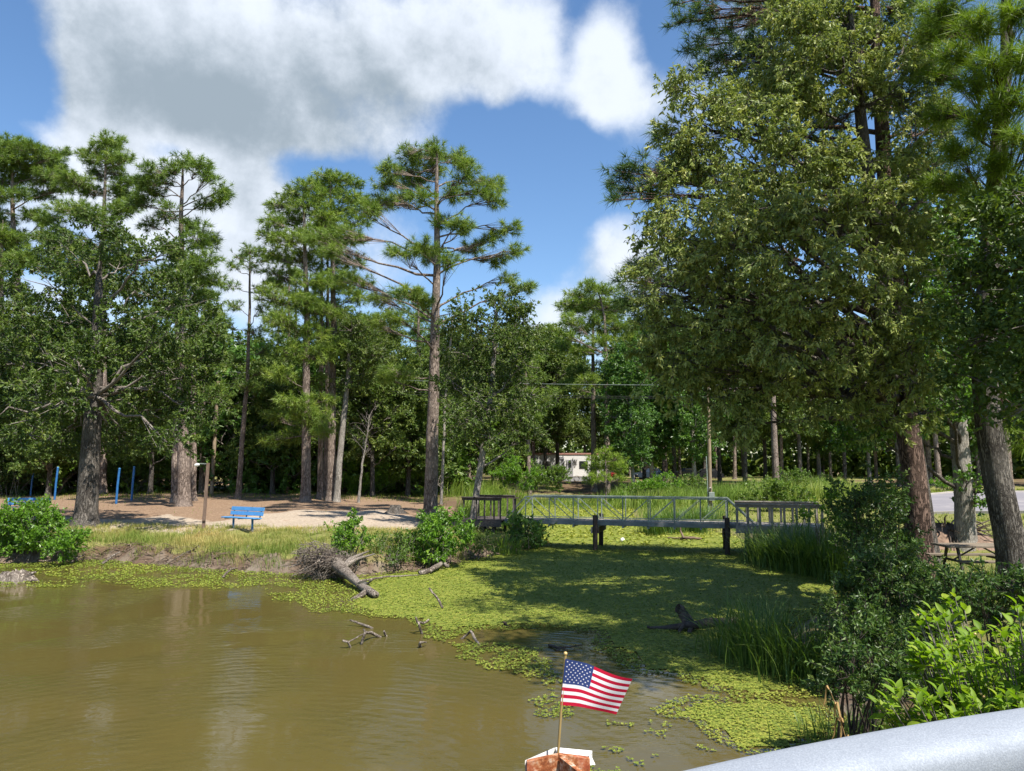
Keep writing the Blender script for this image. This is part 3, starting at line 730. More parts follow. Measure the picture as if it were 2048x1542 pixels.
# rough grass on the right bank
def f_rough(X, Y): return sstep(0.25, 1.0, sdist(X, Y, POND)) * (1 - sstep(10.5, 13, X)) * np.clip(.2 + sstep(.4, .6, fbm(X, Y, .7, 2)), 0, 1)
X, Y = scatter(26000, 2.8, 13, 4, 31, f_rough, rng)
A = Acc(); blades(A, X, Y, H(X, Y), rng.uniform(.15, .55, len(X)), .016, rng, .6, 2, rng.normal(.4, .2, len(X)))
A.build('rough_grass', MT['reed'], smooth=False, kind='stuff')

# ------------------------------------------------------------------ trees
DP, DO, DS = 5.0, 3.4, 2.6
def trunk_curve(Ht, lean, rng, wob_=.12, n=14):
    t = np.linspace(0, 1, n)
    w = rng.normal(size=(2, 3)); P = np.zeros((n, 3))
    for a in range(2):
        P[:, a] = lean[a] * t + wob_ * sum(w[a, k] * np.sin((k + 1) * 2.3 * t) for k in range(3)) / 1.5
    P[:, 2] = -0.25 + (Ht + .25) * t
    return P
def along(P, z):
    return np.stack([np.interp(z, P[:, 2], P[:, 0]), np.interp(z, P[:, 2], P[:, 1]), np.asarray(z, float)], -1)
def add_trunk(A, P, r0, rtop=.03, k=12, flare=.55, power=.8):
    z = np.clip(P[:, 2], 0, None); Ht = P[-1, 2]
    r = rtop + (r0 - rtop) * (1 - z / Ht) ** power
    # extra rows near the foot for the root flare
    zz = np.concatenate([[-.25, 0, .15, .35, .7, 1.1], P[P[:, 2] > 1.4, 2]])
    Q = along(P, zz); rr = np.interp(zz, P[:, 2], r) * (1 + flare * np.exp(-np.clip(zz, 0, None) / .28))
    A.add(*tubes(Q, rr, k)); return rr
def pine(rng, trunk, r0, pads, mats, name, label, loc, group=None, tuft=.32, nn=26, w=.02, dens=11.0, dead=0, twigs=True, k=12, flare=.4, trunk_name='trunk', hmul=1.0, crown_z0=.2):
    """pads: array (n,6) local centre + radii"""
    Ht = trunk[-1, 2]
    T = Acc(); add_trunk(T, trunk, r0, .035, k, flare, .72)
    B = Acc(); Cn = Acc()
    pads = np.asarray(pads, float)
    P0 = []; PD = []; LIMB = []; LR = []
    for c in pads:
        ax = along(trunk, np.array([min(c[2], Ht)]))[0]
        hd = np.hypot(c[0] - ax[0], c[1] - ax[1])
        z0 = np.clip(c[2] - hd * rng.uniform(.10, .5) - c[5] * .3, Ht * crown_z0, Ht * .985)
        s0 = along(trunk, np.array([z0]))[0]; cc = c[:3] - np.array([0, 0, c[5] * .35])
        mid = (s0 + cc) / 2 + np.array([0, 0, rng.uniform(-.10, .22) * hd])
        q = curve(s0, mid, cc, 7); q[1:-1] += rng.normal(0, .03 * min(hd, 2) + .01, (5, 3)); LIMB.append(q)
        rl = min(.014 + .011 * hd, r0 * .35); LR.append(np.linspace(rl, .012, 7))
        nT = int(max(5, DP * dens * (c[3] + c[4]) * .5 * (c[5] + .35 * c[3])))
        u = rand_unit(rng, nT) * (rng.random((nT, 1)) ** .45)
        pos = c[:3] + u * c[3:6]
        j = rng.integers(3, 7, nT); st = q[j]
        P0.append(pos); PD.append(np.concatenate([st, c[:3] + 0 * pos], 1))
    LIMB = np.array(LIMB); B.add(*tubes(LIMB, np.array(LR), 5))
    pos = np.concatenate(P0); st = np.concatenate(PD); n = len(pos)
    if twigs:
        mid = (st[:, :3] + pos) / 2 + rng.normal(0, .06, (n, 3)) - np.array([0, 0, .05])
        B.add(*tubes(np.stack([st[:, :3], pos], 1), np.tile([.012, .005], (n, 1)), 3))
    if dead:
        for _ in range(dead):
            z0 = rng.uniform(.3, .62) * Ht; s0 = along(trunk, np.array([z0]))[0]; a = rng.uniform(0, 6.28); ln = rng.uniform(.5, 1.6)
            e = s0 + np.array([math.cos(a) * ln, math.sin(a) * ln, rng.uniform(-.15, .3)])
            B.add(*tubes(curve(s0, (s0 + e) / 2 + rng.normal(0, .1, 3), e, 5), np.linspace(.03, .006, 5), 4))
    axis = norm(norm(pos - st[:, 3:6]) * .7 + norm(pos - st[:, :3]) * .5 + np.array([0, 0, .45]) + rng.normal(0, .25, (n, 3)))
    rep = np.repeat(np.arange(n), nn)
    D = norm(axis[rep] * .62 + rand_unit(rng, n * nn) * .8)
    base = pos[rep] - axis[rep] * rng.uniform(0, tuft * .55, (n * nn, 1))
    Ln = tuft * rng.uniform(.65, 1.1, (n * nn, 1)); side = norm(np.cross(D, rand_unit(rng, n * nn))) * w / 2
    tip = base + D * Ln - np.array([0, 0, .12]) * Ln
    V = np.stack([base - side, base + side, tip], 1).reshape(-1, 3)
    tn = np.clip(rng.normal(.46, .17, n), 0, 1)
    tn = np.repeat(np.repeat(tn, nn) + rng.normal(0, .09, n * nn), 3)
    Cn.add(V, np.arange(3 * n * nn).reshape(-1, 3), np.clip(tn, 0, 1))
    root = thing(name, label, 'pine tree', loc, group)
    T.build(trunk_name, mats[0], root); B.build('branches', mats[1], root, kind='stuff'); Cn.build('crown', mats[2], root, smooth=False, kind='stuff')
    return root
def auto_pads(rng, Ht, zc, Rm, n, trunk, top=.9):
    out = []
    for i in range(n):
        t = (i + .5) / n; z = zc + (Ht - zc) * t
        prof = max(.22, math.sin(math.pi * min(1, .14 + t * .80)) ** .75)
        az = i * 2.4 + rng.uniform(-.6, .6); rad = Rm * prof * rng.uniform(.35, 1.0)
        ax = along(trunk, np.array([min(z, Ht)]))[0]
        s = Rm * rng.uniform(.22, .36) + .2
        out.append([ax[0] + math.cos(az) * rad, ax[1] + math.sin(az) * rad, z + rng.uniform(-.3, .3), s, s, s * rng.uniform(.45, .65)])
    ax = trunk[-1]; out.append([ax[0], ax[1], Ht - .1, .28 * Rm, .28 * Rm, .3 * Rm])
    return np.array(out)
def px_pads(rng, pts, base, d, spread=1.0):
    """crown masses measured on the photograph, put at the tree's own distance with a depth of their own"""
    out = []
    R_ = max(2.0, (max(p[0] for p in pts) - min(p[0] for p in pts)) / FPX * d * .5)
    xm = .5 * (max(p[0] for p in pts) + min(p[0] for p in pts))
    for p in pts:
        px, py, rx, ry = p[:4]
        dx = (px - xm) / FPX * d
        dd = p[4] if len(p) > 4 else rng.uniform(-1, 1) * math.sqrt(max(.3, R_ ** 2 - dx ** 2)) * .75 * spread
        c = at(px, py, d + dd); k = (d + dd) / FPX
        out.append([*(c - base), rx * k * 1.12, .5 * (rx + ry) * k * 1.25, ry * k * 1.12])
    return np.array(out)
def broadleaf(rng, trunk, r0, clumps, mats, name, label, loc, cat='oak tree', group=None, leaf=(.12, .05), sprays=60, nl=12, droop=.25, twig_len=.4, k=12, flare=.45, zmin=.18, power=.8, rtop=.05, twigs=True, limbs=True, tmean=.46, sub=7, subr=.46):
    Ht = trunk[-1, 2]
    T = Acc(); add_trunk(T, trunk, r0, rtop, k, flare, power)
    B = Acc(); Cn = Acc(); clumps = np.asarray(clumps, float)
    LIMB, LR, POS, DIR = [], [], [], []
    for c in clumps:
        ax = along(trunk, np.array([min(c[2], Ht)]))[0]; hd = np.hypot(c[0] - ax[0], c[1] - ax[1])
        z0 = np.clip(c[2] - hd * rng.uniform(.35, .8) - c[5] * .4, Ht * zmin, Ht * .96); s0 = along(trunk, np.array([z0]))[0]
        cc = c[:3] - np.array([0, 0, .25 * c[5]]); mid = s0 * .45 + cc * .55 + np.array([0, 0, rng.uniform(.0, .18) * hd])
        q = curve(s0, mid, cc, 8); q[1:-1] += rng.normal(0, .035 * min(hd, 3) + .01, (6, 3)); LIMB.append(q); LR.append(np.linspace(min(.022 + .015 * hd, r0 * .45), .014, 8))
        m = 5
        e = c[:3] + rand_unit(rng, m) * c[3:6] * .8; s_ = q[rng.integers(4, 8, m)]
        B.add(*tubes(curves(s_, (s_ + e) / 2 + rng.normal(0, .12, (m, 3)), e, 4), np.tile(np.linspace(.022, .006, 4), (m, 1)), 4))
        vol = (c[3] * c[4] * c[5]) ** (2 / 3.0)
        ns = int(max(8, DO * sprays * vol))
        ms = sub; su = rand_unit(rng, ms) * rng.uniform(.45, .95, (ms, 1)); pick = rng.integers(0, ms, ns)
        u = su[pick] + rand_unit(rng, ns) * rng.random((ns, 1)) ** .5 * subr
        lone = rng.random(ns) < .12; u[lone] = rand_unit(rng, lone.sum()) * 1.02
        rr = np.ones((ns, 1))
        # ragged surface: push sprays in and out
        rr = rr * (1 + rng.normal(0, .07, (ns, 1)))
        pos = c[:3] + u * rr * c[3:6]
        POS.append(pos); DIR.append(norm(u * .8 + rng.normal(0, .45, (ns, 3)) + np.array([0, 0, .15 - droop])))
    if limbs: B.add(*tubes(np.array(LIMB), np.array(LR), 6))
    pos = np.concatenate(POS); di = np.concatenate(DIR); n = len(pos)
    Lt = twig_len * rng.uniform(.6, 1.2, n)
    if twigs: B.add(*tubes(np.stack([pos - di * Lt[:, None] * .3, pos + di * Lt[:, None]], 1), np.tile([.007, .003], (n, 1)), 3))
    rep = np.repeat(np.arange(n), nl); N_ = n * nl
    t = rng.random((N_, 1))
    C = pos[rep] + di[rep] * t * Lt[rep][:, None]
    D = norm(di[rep] * .5 + rand_unit(rng, N_) * .85 + np.array([0, 0, -droop]))
    V, F = leaf_quads(C, D, leaf[0] * rng.uniform(.6, 1.2, N_), leaf[1] * rng.uniform(.75, 1.15, N_), rng)
    tn = np.clip(np.repeat(rng.normal(tmean, .18, n), nl) + rng.normal(0, .12, N_), 0, 1)
    Cn.add(V, F, np.repeat(tn, 4))
    root = thing(name, label, cat, loc, group)
    T.build('trunk', mats[0], root); B.build('branches', mats[1], root, kind='stuff'); Cn.build('crown', mats[2], root, smooth=False, kind='stuff')
    return root
def auto_clumps(rng, Ht, zc, Rm, n, trunk, size=.42):
    out = []
    for i in range(n):
        t = (i + .5) / n; z = zc + (Ht - zc) * t
        prof = max(.2, math.sin(math.pi * min(1, .20 + t * .76)) ** .6); az = i * 2.4 + rng.uniform(-.5, .5); rad = Rm * prof * rng.uniform(.25, .95)
        ax = along(trunk, np.array([min(z, Ht)]))[0]; s = Rm * size * rng.uniform(.7, 1.15)
        out.append([ax[0] + math.cos(az) * rad, ax[1] + math.sin(az) * rad, z, s, s, s * rng.uniform(.55, .85)])
    return np.array(out)
PN = (MT['pine_bark'], MT['pine_bark'], MT['pine_needle']); PDK = (MT['pine_bark_red'], MT['pine_bark_red'], MT['pine_dark']); OK_ = (MT['oak_bark'], MT['twig'], MT['oak_leaf'])
def px_trunk(pts, d, rng, base, n=14, wob_=.05):
    """trunk axis through pixel points, all at distance d"""
    Q = np.array([at(a, b, d) - base for a, b in pts]); Q = Q[np.argsort(Q[:, 2])]
    z = np.linspace(-.25, Q[-1, 2], n)
    P = np.stack([np.interp(z, Q[:, 2], Q[:, 0]), np.interp(z, Q[:, 2], Q[:, 1]) * 0, z], -1)
    P[1:-1, :2] += rng.normal(0, wob_ * .3, (n - 2, 2)); return P

# ---- the tall lone pine
rng = np.random.default_rng(101)
b = gpt(861, 1040); d = b[1]
tr = px_trunk([(861, 1042), (866, 800), (872, 620), (875, 500), (873, 400), (874, 292)], d, rng, b)
pads = px_pads(rng, [(873, 296, 26, 18, 0), (820, 308, 32, 20), (858, 312, 36, 22), (918, 316, 34, 22), (778, 338, 28, 20), (815, 342, 36, 20), (867, 338, 36, 20), (934, 340, 34, 22),
    (770, 362, 28, 18), (828, 364, 38, 18), (984, 368, 30, 20), (958, 380, 34, 18), (992, 394, 24, 22), (906, 386, 30, 20), (798, 396, 36, 18), (756, 406, 40, 18), (844, 394, 34, 18),
    (880, 440, 26, 16), (918, 440, 30, 14), (690, 470, 40, 18), (640, 476, 36, 18), (660, 500, 30, 14), (735, 420, 36, 16), (845, 492, 34, 20), (862, 512, 30, 20), (800, 500, 36, 16), (1020, 456, 26, 16),
    (984, 476, 28, 16), (950, 496, 30, 18), (1030, 500, 26, 14), (994, 520, 30, 14), (900, 520, 26, 18), (1052, 574, 30, 12), (1020, 556, 24, 12), (812, 582, 38, 14), (768, 596, 40, 14), (840, 600, 30, 14),
    (708, 560, 40, 16), (790, 636, 40, 14), (745, 640, 30, 12), (925, 455, 26, 14), (800, 745, 42, 18, 0), (770, 755, 22, 10, 0)], b, d)
pine(rng, tr, .33, pads, PN, 'pine_tree', 'tall lone pine with straight scaly trunk on the dirt bank left of the footbridge', b, nn=36, w=.021, tuft=.40, dens=14, dead=7)

# ---- pines of the left half, each with the crown of its own
rng = np.random.default_rng(102)
def hero_pine(base_px, dist, tpts, pts, r0, label, seed, group=None, mats=PN, **kw):
    rg = np.random.default_rng(seed)
    bb = gd(base_px, dist) if dist else gpt(*base_px)
    dd = bb[1]
    t_ = px_trunk(tpts, dd, rg, bb)
    return pine(rg, t_, r0, px_pads(rg, pts, bb, dd), mats, 'pine_tree', label, bb, group, **kw)
hero_pine(368, 42, [(368, 1012), (366, 800), (364, 600), (362, 450), (366, 320)],
    [(372, 322, 34, 16, 0), (340, 336, 32, 16), (400, 332, 30, 18), (418, 352, 24, 16), (300, 340, 30, 18), (290, 362, 30, 16), (322, 360, 28, 14), (450, 378, 20, 22), (440, 396, 22, 18), (412, 404, 26, 16), (300, 384, 38, 16), (276, 402, 34, 16),
     (334, 410, 20, 12), (330, 432, 30, 12), (400, 470, 30, 30), (424, 480, 22, 18), (380, 450, 26, 18), (300, 448, 26, 12), (410, 520, 36, 20), (345, 500, 30, 18), (385, 540, 40, 22), (330, 545, 34, 20), (430, 560, 30, 18), (400, 600, 44, 24), (340, 620, 40, 22), (420, 650, 44, 22), (370, 690, 46, 20), (430, 720, 36, 18), (430, 780, 34, 18)],
    .36, 'tall pine with airy flat-topped crown and bare scaly trunk beside the thin lamp post', 103, nn=24, w=.031, tuft=.43, dens=12, dead=3)
hero_pine(206, 56, [(204, 978), (205, 800), (206, 600), (206, 450), (214, 275)],
    [(214, 282, 30, 20, 0), (238, 290, 24, 20), (190, 300, 24, 16), (252, 316, 18, 16), (220, 318, 36, 18), (180, 320, 20, 12), (166, 306, 14, 10), (236, 345, 24, 16), (200, 345, 26, 14), (160, 362, 36, 18), (130, 352, 34, 20), (180, 380, 30, 14), (240, 370, 26, 16), (268, 362, 24, 14), (250, 392, 34, 16),
     (160, 420, 46, 18), (120, 414, 30, 14), (190, 436, 34, 14), (236, 420, 30, 20), (260, 410, 26, 16), (100, 470, 40, 22), (140, 486, 40, 24), (230, 470, 36, 20), (180, 510, 46, 22), (110, 530, 44, 22), (250, 520, 40, 20), (170, 560, 50, 26), (240, 570, 50, 24)],
    .34, 'slim crowned pine standing behind the broad left oak', 104, nn=24, w=.034, tuft=.47, dens=11)
hero_pine(40, 58, [(40, 1000), (38, 800), (34, 560), (26, 430), (24, 300)],
    [(20, 290, 44, 20, 0), (60, 298, 36, 18), (-20, 292, 40, 20), (92, 308, 28, 16), (110, 318, 24, 14), (30, 318, 44, 16), (70, 330, 40, 18), (-10, 325, 40, 18), (118, 334, 20, 12), (130, 304, 12, 14), (100, 350, 34, 18), (50, 352, 40, 18), (0, 360, 40, 18), (130, 372, 24, 16), (90, 384, 34, 16), (0, 390, 34, 14), (40, 386, 24, 14),
     (70, 430, 40, 14), (100, 440, 30, 14), (0, 440, 34, 16), (30, 475, 40, 18), (-30, 420, 40, 22), (0, 520, 44, 20), (60, 510, 36, 18), (-40, 500, 40, 22)],
    .46, 'dense round-crowned pine at the left edge of the woods', 105, nn=24, w=.034, tuft=.47, dens=12)
hero_pine(2, 57, [(-4, 1010), (-2, 800), (2, 600), (4, 480), (6, 440)],
    [(6, 470, 34, 22, 0), (30, 480, 30, 18), (-30, 470, 40, 22), (0, 505, 40, 20), (40, 520, 30, 18), (-20, 560, 40, 22), (30, 580, 30, 18), (60, 600, 30, 16), (0, 640, 50, 22), (-40, 650, 50, 24), (50, 700, 40, 18), (0, 740, 50, 22)],
    .46, 'heavy limbed pine cut by the left edge of the view', 106, nn=24, w=.034, tuft=.47, dens=12)
hero_pine(480, 49, [(476, 1000), (487, 850), (496, 740), (499, 620), (500, 500)],
    [(500, 500, 22, 16, 0), (520, 508, 20, 14), (480, 512, 20, 14), (535, 520, 16, 12), (465, 530, 18, 12), (505, 530, 24, 14), (540, 560, 16, 12), (460, 570, 20, 12), (520, 580, 20, 12), (470, 610, 24, 14), (525, 620, 20, 14), (455, 650, 20, 12), (510, 660, 24, 14), (530, 700, 24, 14), (470, 720, 26, 14), (520, 740, 24, 14), (500, 770, 30, 12)],
    .19, 'slender young pine leaning slightly with a sparse crown, right of the utility pole', 107, nn=20, w=.03, tuft=.36, dens=10, k=8)
hero_pine(610, 45.5, [(610, 1002), (612, 880), (612, 760), (614, 600), (606, 380)],
    [(612, 372, 30, 16, 0), (585, 388, 30, 16), (640, 392, 36, 18), (560, 410, 30, 18), (610, 410, 40, 18), (545, 440, 26, 20), (590, 440, 40, 20), (650, 430, 36, 20), (540, 470, 26, 18), (580, 478, 40, 20), (625, 470, 40, 20), (548, 505, 34, 18), (600, 515, 40, 20), (560, 550, 40, 22), (620, 560, 44, 22), (545, 590, 36, 22), (600, 600, 44, 22), (640, 620, 40, 20),
     (560, 640, 40, 22), (620, 665, 44, 20), (580, 700, 44, 22), (640, 710, 40, 20), (560, 745, 36, 18), (620, 760, 40, 18), (640, 800, 34, 16), (590, 800, 40, 18), (560, 830, 34, 18), (620, 830, 46, 22), (645, 860, 26, 16), (590, 870, 36, 16), (545, 880, 28, 14)],
    .31, 'dark trunked pine with shaggy low boughs behind the blue bench', 108, nn=24, w=.034, tuft=.44, dens=11)
hero_pine(662, 47, [(662, 994), (664, 800), (668, 640), (664, 500), (660, 352)],
    [(655, 352, 30, 14, 0), (680, 358, 30, 14), (630, 366, 26, 14), (705, 364, 24, 14), (660, 380, 40, 18), (700, 392, 30, 16), (725, 400, 20, 12), (680, 420, 40, 18), (720, 440, 30, 16), (660, 450, 40, 20), (700, 475, 40, 18), (650, 500, 34, 18), (700, 520, 40, 18), (680, 560, 44, 20), (720, 590, 34, 18), (660, 610, 40, 18), (700, 640, 40, 18), (680, 690, 40, 18), (720, 710, 30, 14)],
    .30, 'broad topped pine rising between the shaggy pine and the lone pine', 109, nn=24, w=.034, tuft=.44, dens=11)
for i, (px, dd, top, r_) in enumerate([(640, 49, 420, .2), (652, 50, 470, .21), (588, 66, 540, .24), (575, 60, 520, .22), (350, 46, 500, .24), (386, 47, 520, .25), (404, 57, 560, .26)]):
    rg = np.random.default_rng(120 + i); bb = gd(px, dd); t_ = px_trunk([(px, 1000), (px + 3, 700), (px + 4, top)], dd, rg, bb)
    pine(rg, t_, r_, auto_pads(rg, t_[-1, 2], t_[-1, 2] * .55, 2.0, 16, t_), PN, 'pine_tree',
         ['thin dark pine trunk close behind the shaggy pine', 'twin thin dark pine trunk touching its neighbour behind the blue bench', 'pale far pine trunk seen left of the shaggy pine', 'slim pine at the wood edge beyond the blue bench', 'dark pine trunk touching the left side of the airy flat-topped pine', 'dark pine trunk touching the right side of the airy flat-topped pine', 'reddish pine trunk between the airy pine and the utility pole'][i], bb, 'pines of the clump behind the bench', nn=18, w=.035, tuft=.4, dens=7, k=8)
# far tall pine pair behind the footbridge
hero_pine(1213, 72, [(1214, 968), (1214, 860), (1212, 720), (1208, 620), (1190, 566)],
    [(1180, 572, 30, 14, 0), (1150, 590, 28, 14), (1215, 580, 30, 14), (1130, 610, 24, 14), (1170, 605, 34, 16), (1215, 610, 36, 16), (1250, 610, 26, 16), (1140, 640, 26, 16), (1190, 640, 36, 18), (1240, 650, 36, 18), (1100, 660, 26, 12), (1130, 670, 24, 12), (1260, 680, 30, 16), (1200, 680, 30, 14), (1160, 700, 26, 12), (1240, 720, 34, 14), (1180, 760, 30, 14), (1150, 775, 20, 10), (1220, 770, 24, 10)],
    .34, 'tall straight pine beyond the footbridge with rounded crown against the sky', 131, nn=22, w=.048, tuft=.60, dens=6.5)
hero_pine(1188, 76, [(1188, 962), (1187, 860), (1186, 720), (1186, 600)],
    [(1186, 606, 34, 16, 0), (1150, 620, 26, 14), (1220, 630, 30, 14), (1160, 655, 30, 14), (1210, 665, 30, 14), (1170, 700, 30, 14), (1130, 690, 24, 12), (1215, 730, 30, 12), (1160, 740, 26, 12), (1140, 765, 24, 10)],
    .33, 'darker pine standing just left of the tall straight pine beyond the footbridge', 132, nn=22, w=.048, tuft=.60, dens=6.5)
# bushy young pine in front of it
rg = np.random.default_rng(133); bb = gd(1212, 58)
t_ = px_trunk([(1212, 975), (1211, 900)], 58, rg, bb, wob_=.02)
pine(rg, t_, .10, px_pads(rg, [(1212, 905, 22, 12, 0), (1190, 915, 20, 10), (1235, 915, 20, 10), (1245, 935, 16, 12), (1180, 935, 18, 10), (1210, 930, 24, 12), (1200, 952, 26, 10), (1240, 955, 16, 8), (1180, 960, 18, 8)], bb, 58), (MT['pine_bark'], MT['pine_bark'], MT['pine_bright']),
     'pine_tree', 'small bushy young pine in the reeds beyond the footbridge', bb, nn=20, w=.03, tuft=.34, dens=14, k=6)

# ---- broad oak on the left bank
rng = np.random.default_rng(140); b = gpt(172, 1054); d = b[1]
tr = px_trunk([(170, 1056), (180, 930), (186, 850), (190, 760), (196, 640), (200, 520)], d, rng, b)
cl = px_pads(rng, [(200, 470, 60, 34), (140, 510, 60, 36), (260, 520, 60, 36), (330, 500, 44, 30), (90, 560, 60, 36), (200, 560, 70, 40), (300, 580, 64, 38), (380, 590, 50, 36), (30, 620, 60, 44), (130, 630, 70, 44), (230, 640, 70, 44), (330, 660, 66, 40), (410, 650, 46, 36), (-30, 700, 60, 50), (60, 710, 70, 50),
     (160, 720, 70, 46), (260, 730, 70, 46), (350, 740, 60, 40), (430, 740, 40, 34), (20, 790, 70, 50), (110, 800, 70, 44), (220, 810, 60, 40), (310, 820, 64, 40), (400, 820, 50, 34), (-40, 830, 60, 50), (150, 860, 50, 30), (260, 880, 50, 30), (340, 880, 46, 26), (60, 860, 50, 36), (300, 770, 60, 36), (215, 900, 30, 16), (120, 890, 34, 20)], b, d, .9)
broadleaf(rng, tr, .42, cl, OK_, 'oak_tree', 'broad dark oak with thick twin-ridged grey trunk on the left bank', b, leaf=(.18, .09), sprays=28, nl=13, flare=.45, power=.6, zmin=.48)
# ---- oak whose thin grey trunk stands in front of the footbridge's left platform
rng = np.random.default_rng(141); b = gpt(945, 1060); d = b[1]
tr = px_trunk([(944, 1062), (951, 1000), (962, 930), (972, 860), (985, 760), (992, 620)], d, rng, b)
cl = px_pads(rng, [(1000, 600, 50, 34), (950, 640, 50, 34), (1040, 650, 44, 34), (990, 690, 54, 38), (930, 700, 44, 34), (1050, 720, 40, 34), (960, 750, 50, 34), (1020, 760, 50, 34), (910, 770, 40, 30), (1070, 780, 34, 30), (980, 810, 50, 30), (930, 830, 44, 28), (1040, 830, 46, 28), (990, 870, 40, 18), (920, 870, 30, 20), (1060, 870, 30, 20)], b, d, .8)
broadleaf(rng, tr, .15, cl, (MT['pale_bark'], MT['twig'], MT['oak_leaf']), 'oak_tree', 'slim grey-barked oak in front of the left end of the footbridge', b, leaf=(.15, .075), sprays=44, nl=12, flare=.25, power=.5)
# thin grey trunks near the lone pine
rng = np.random.default_rng(142); b = gpt(884, 1010); d = b[1]
tr = px_trunk([(882, 1012), (887, 900), (890, 800), (905, 640)], d, rng, b)
broadleaf(rng, tr, .09, px_pads(rng, [(905, 650, 40, 30), (930, 690, 40, 30), (880, 700, 34, 30), (915, 750, 40, 30), (890, 800, 34, 24), (930, 820, 34, 24)], b, d), (MT['pale_bark'], MT['twig'], MT['oak_leaf']), 'oak_tree', 'very thin pale trunked oak just right of the lone pine', b, leaf=(.17, .08), sprays=36, nl=12, flare=.2, power=.4, k=8)
rng = np.random.default_rng(143); b = gpt(675, 1004); d = b[1]
tr = px_trunk([(673, 1006), (681, 900), (690, 820), (698, 740), (700, 640)], d, rng, b)
broadleaf(rng, tr, .21, px_pads(rng, [(705, 650, 34, 26), (720, 690, 40, 28), (690, 700, 34, 26), (730, 740, 36, 26), (700, 760, 30, 20), (690, 865, 26, 14), (760, 700, 30, 24), (770, 650, 34, 26)], b, d), (MT['pale_bark'], MT['twig'], MT['oak_leaf']), 'oak_tree', 'grey smooth-trunked tree leaning right among the pines behind the bench', b, leaf=(.18, .085), sprays=34, nl=12, flare=.35, power=.45, k=10)
# bare dying sapling
rng = np.random.default_rng(144); b = gpt(718, 1005); d = b[1]
root = thing('dead_sapling', 'thin bleached sapling with bare twigs and few leaves in the clearing', 'tree', b)
tr = px_trunk([(717, 1008), (724, 930), (733, 880), (738, 830)], d, rng, b, wob_=.06)
A = Acc(); add_trunk(A, tr, .085, .02, 8, .2, .7); A.build('trunk', MT['pale_bark'], root)
A = Acc()
for i in range(16):
    z0 = rng.uniform(.5, .98) * tr[-1, 2]; s0 = along(tr, np.array([z0]))[0]; a = rng.uniform(0, 6.28); ln = rng.uniform(.5, 1.3); e = s0 + np.array([math.cos(a) * ln * .7, math.sin(a) * ln * .7, ln * .8])
    A.add(*tubes(curve(s0, (s0 + e) / 2 + rng.normal(0, .12, 3), e, 6), np.linspace(.022, .005, 6), 4))
    for j in range(3):
        e2 = e + rng.normal(0, .3, 3); A.add(*tubes(curve(s0 * .4 + e * .6, (e + e2) / 2, e2, 4), np.linspace(.009, .003, 4), 3))
A.build('branches', MT['twig'], root, kind='stuff')

# ---- right bank trees
rng = np.random.default_rng(150)
bO = gd(1856, 20.8); d = 17.6
# big drooping-leaved oak: lobes measured on the photograph, each at its own depth
lobes = [(1690, 20, 130, 60, 1), (1600, 60, 90, 60, 0), (1760, 90, 90, 70, 1), (1680, 120, 110, 70, -1), (1590, 160, 80, 60, 0), (1720, 190, 90, 46, 0), (1530, 230, 80, 50, -1), (1440, 230, 60, 40, 0), (1470, 290, 80, 50, -1), (1390, 225, 44, 40, 0),
     (1560, 310, 80, 50, -2), (1650, 330, 80, 44, -2), (1380, 320, 54, 60, 0), (1440, 370, 80, 50, -1.5), (1740, 320, 70, 44, -1.5), (1540, 400, 90, 50, -2.5), (1640, 420, 80, 50, -3), (1350, 400, 50, 60, 0), (1420, 450, 80, 50, -1.5), (1740, 420, 70, 50, -2.5), (1510, 490, 80, 44, -2.5),
     (1600, 520, 80, 44, -3), (1700, 520, 80, 44, -3), (1370, 490, 60, 44, -.5), (1345, 560, 64, 46, -1), (1430, 560, 60, 40, -1), (1310, 590, 36, 34, -1), (1540, 580, 70, 40, -2), (1650, 600, 76, 44, -2.5), (1740, 610, 60, 44, -2.5), (1350, 640, 56, 36, -.5), (1480, 650, 70, 40, -1),
     (1310, 690, 36, 44, 0), (1380, 710, 66, 44, 0), (1580, 680, 70, 40, -1.5), (1680, 700, 70, 40, -1.5), (1460, 730, 70, 40, 0), (1340, 760, 50, 34, .5), (1420, 800, 60, 36, .5), (1540, 760, 60, 36, 0), (1620, 790, 60, 34, 0), (1500, 840, 50, 26, .5), (1720, 780, 60, 36, 0), (1800, 480, 60, 50, -1), (1800, 700, 60, 50, -1),
     (1580, 250, 120, 70, 3), (1650, 450, 140, 80, 3), (1500, 550, 120, 80, 3.5), (1650, 650, 120, 80, 3.5), (1450, 680, 100, 70, 4), (1580, 110, 100, 60, 4), (1815, 540, 56, 44, -1), (1820, 620, 56, 40, -1), (1825, 700, 56, 40, -1), (1815, 770, 50, 34, -1), (1835, 825, 40, 22, 0), (1780, 850, 44, 24, 0), (1850, 250, 60, 50, 2), (1880, 340, 60, 50, 2), (1860, 440, 60, 50, 1), (1380, 180, 40, 40, 0), (1345, 300, 40, 44, 0), (1310, 450, 36, 44, 0), (1800, 180, 60, 44, 1), (1850, 60, 60, 40, 1), (1830, 380, 50, 36, 1), (1700, -60, 120, 60, 1), (1600, -40, 90, 50, 2)]
cl = []
for (px, py, rx, ry, dd) in lobes:
    D_ = d + dd * .8 - np.clip((py - 300) / 300., 0, 1.3) * (1.1 if dd < 2.5 else 0); c = at(px, py, D_) - bO; k = D_ / FPX; cl.append([*c, rx * k * 1.32, (rx + ry) * .5 * k * 1.2, ry * k * 1.30])
tr = np.array([[(at(a_, b_, dd)[0] - bO[0]), dd - bO[1], at(a_, b_, dd)[2] - bO[2]] for a_, b_, dd in [(1856, 1110, 20.8), (1842, 1000, 20.7), (1822, 860, 20.4), (1800, 700, 19.6), (1760, 520, 18.6), (1728, 300, 17.9), (1700, 20, 17.6)]])
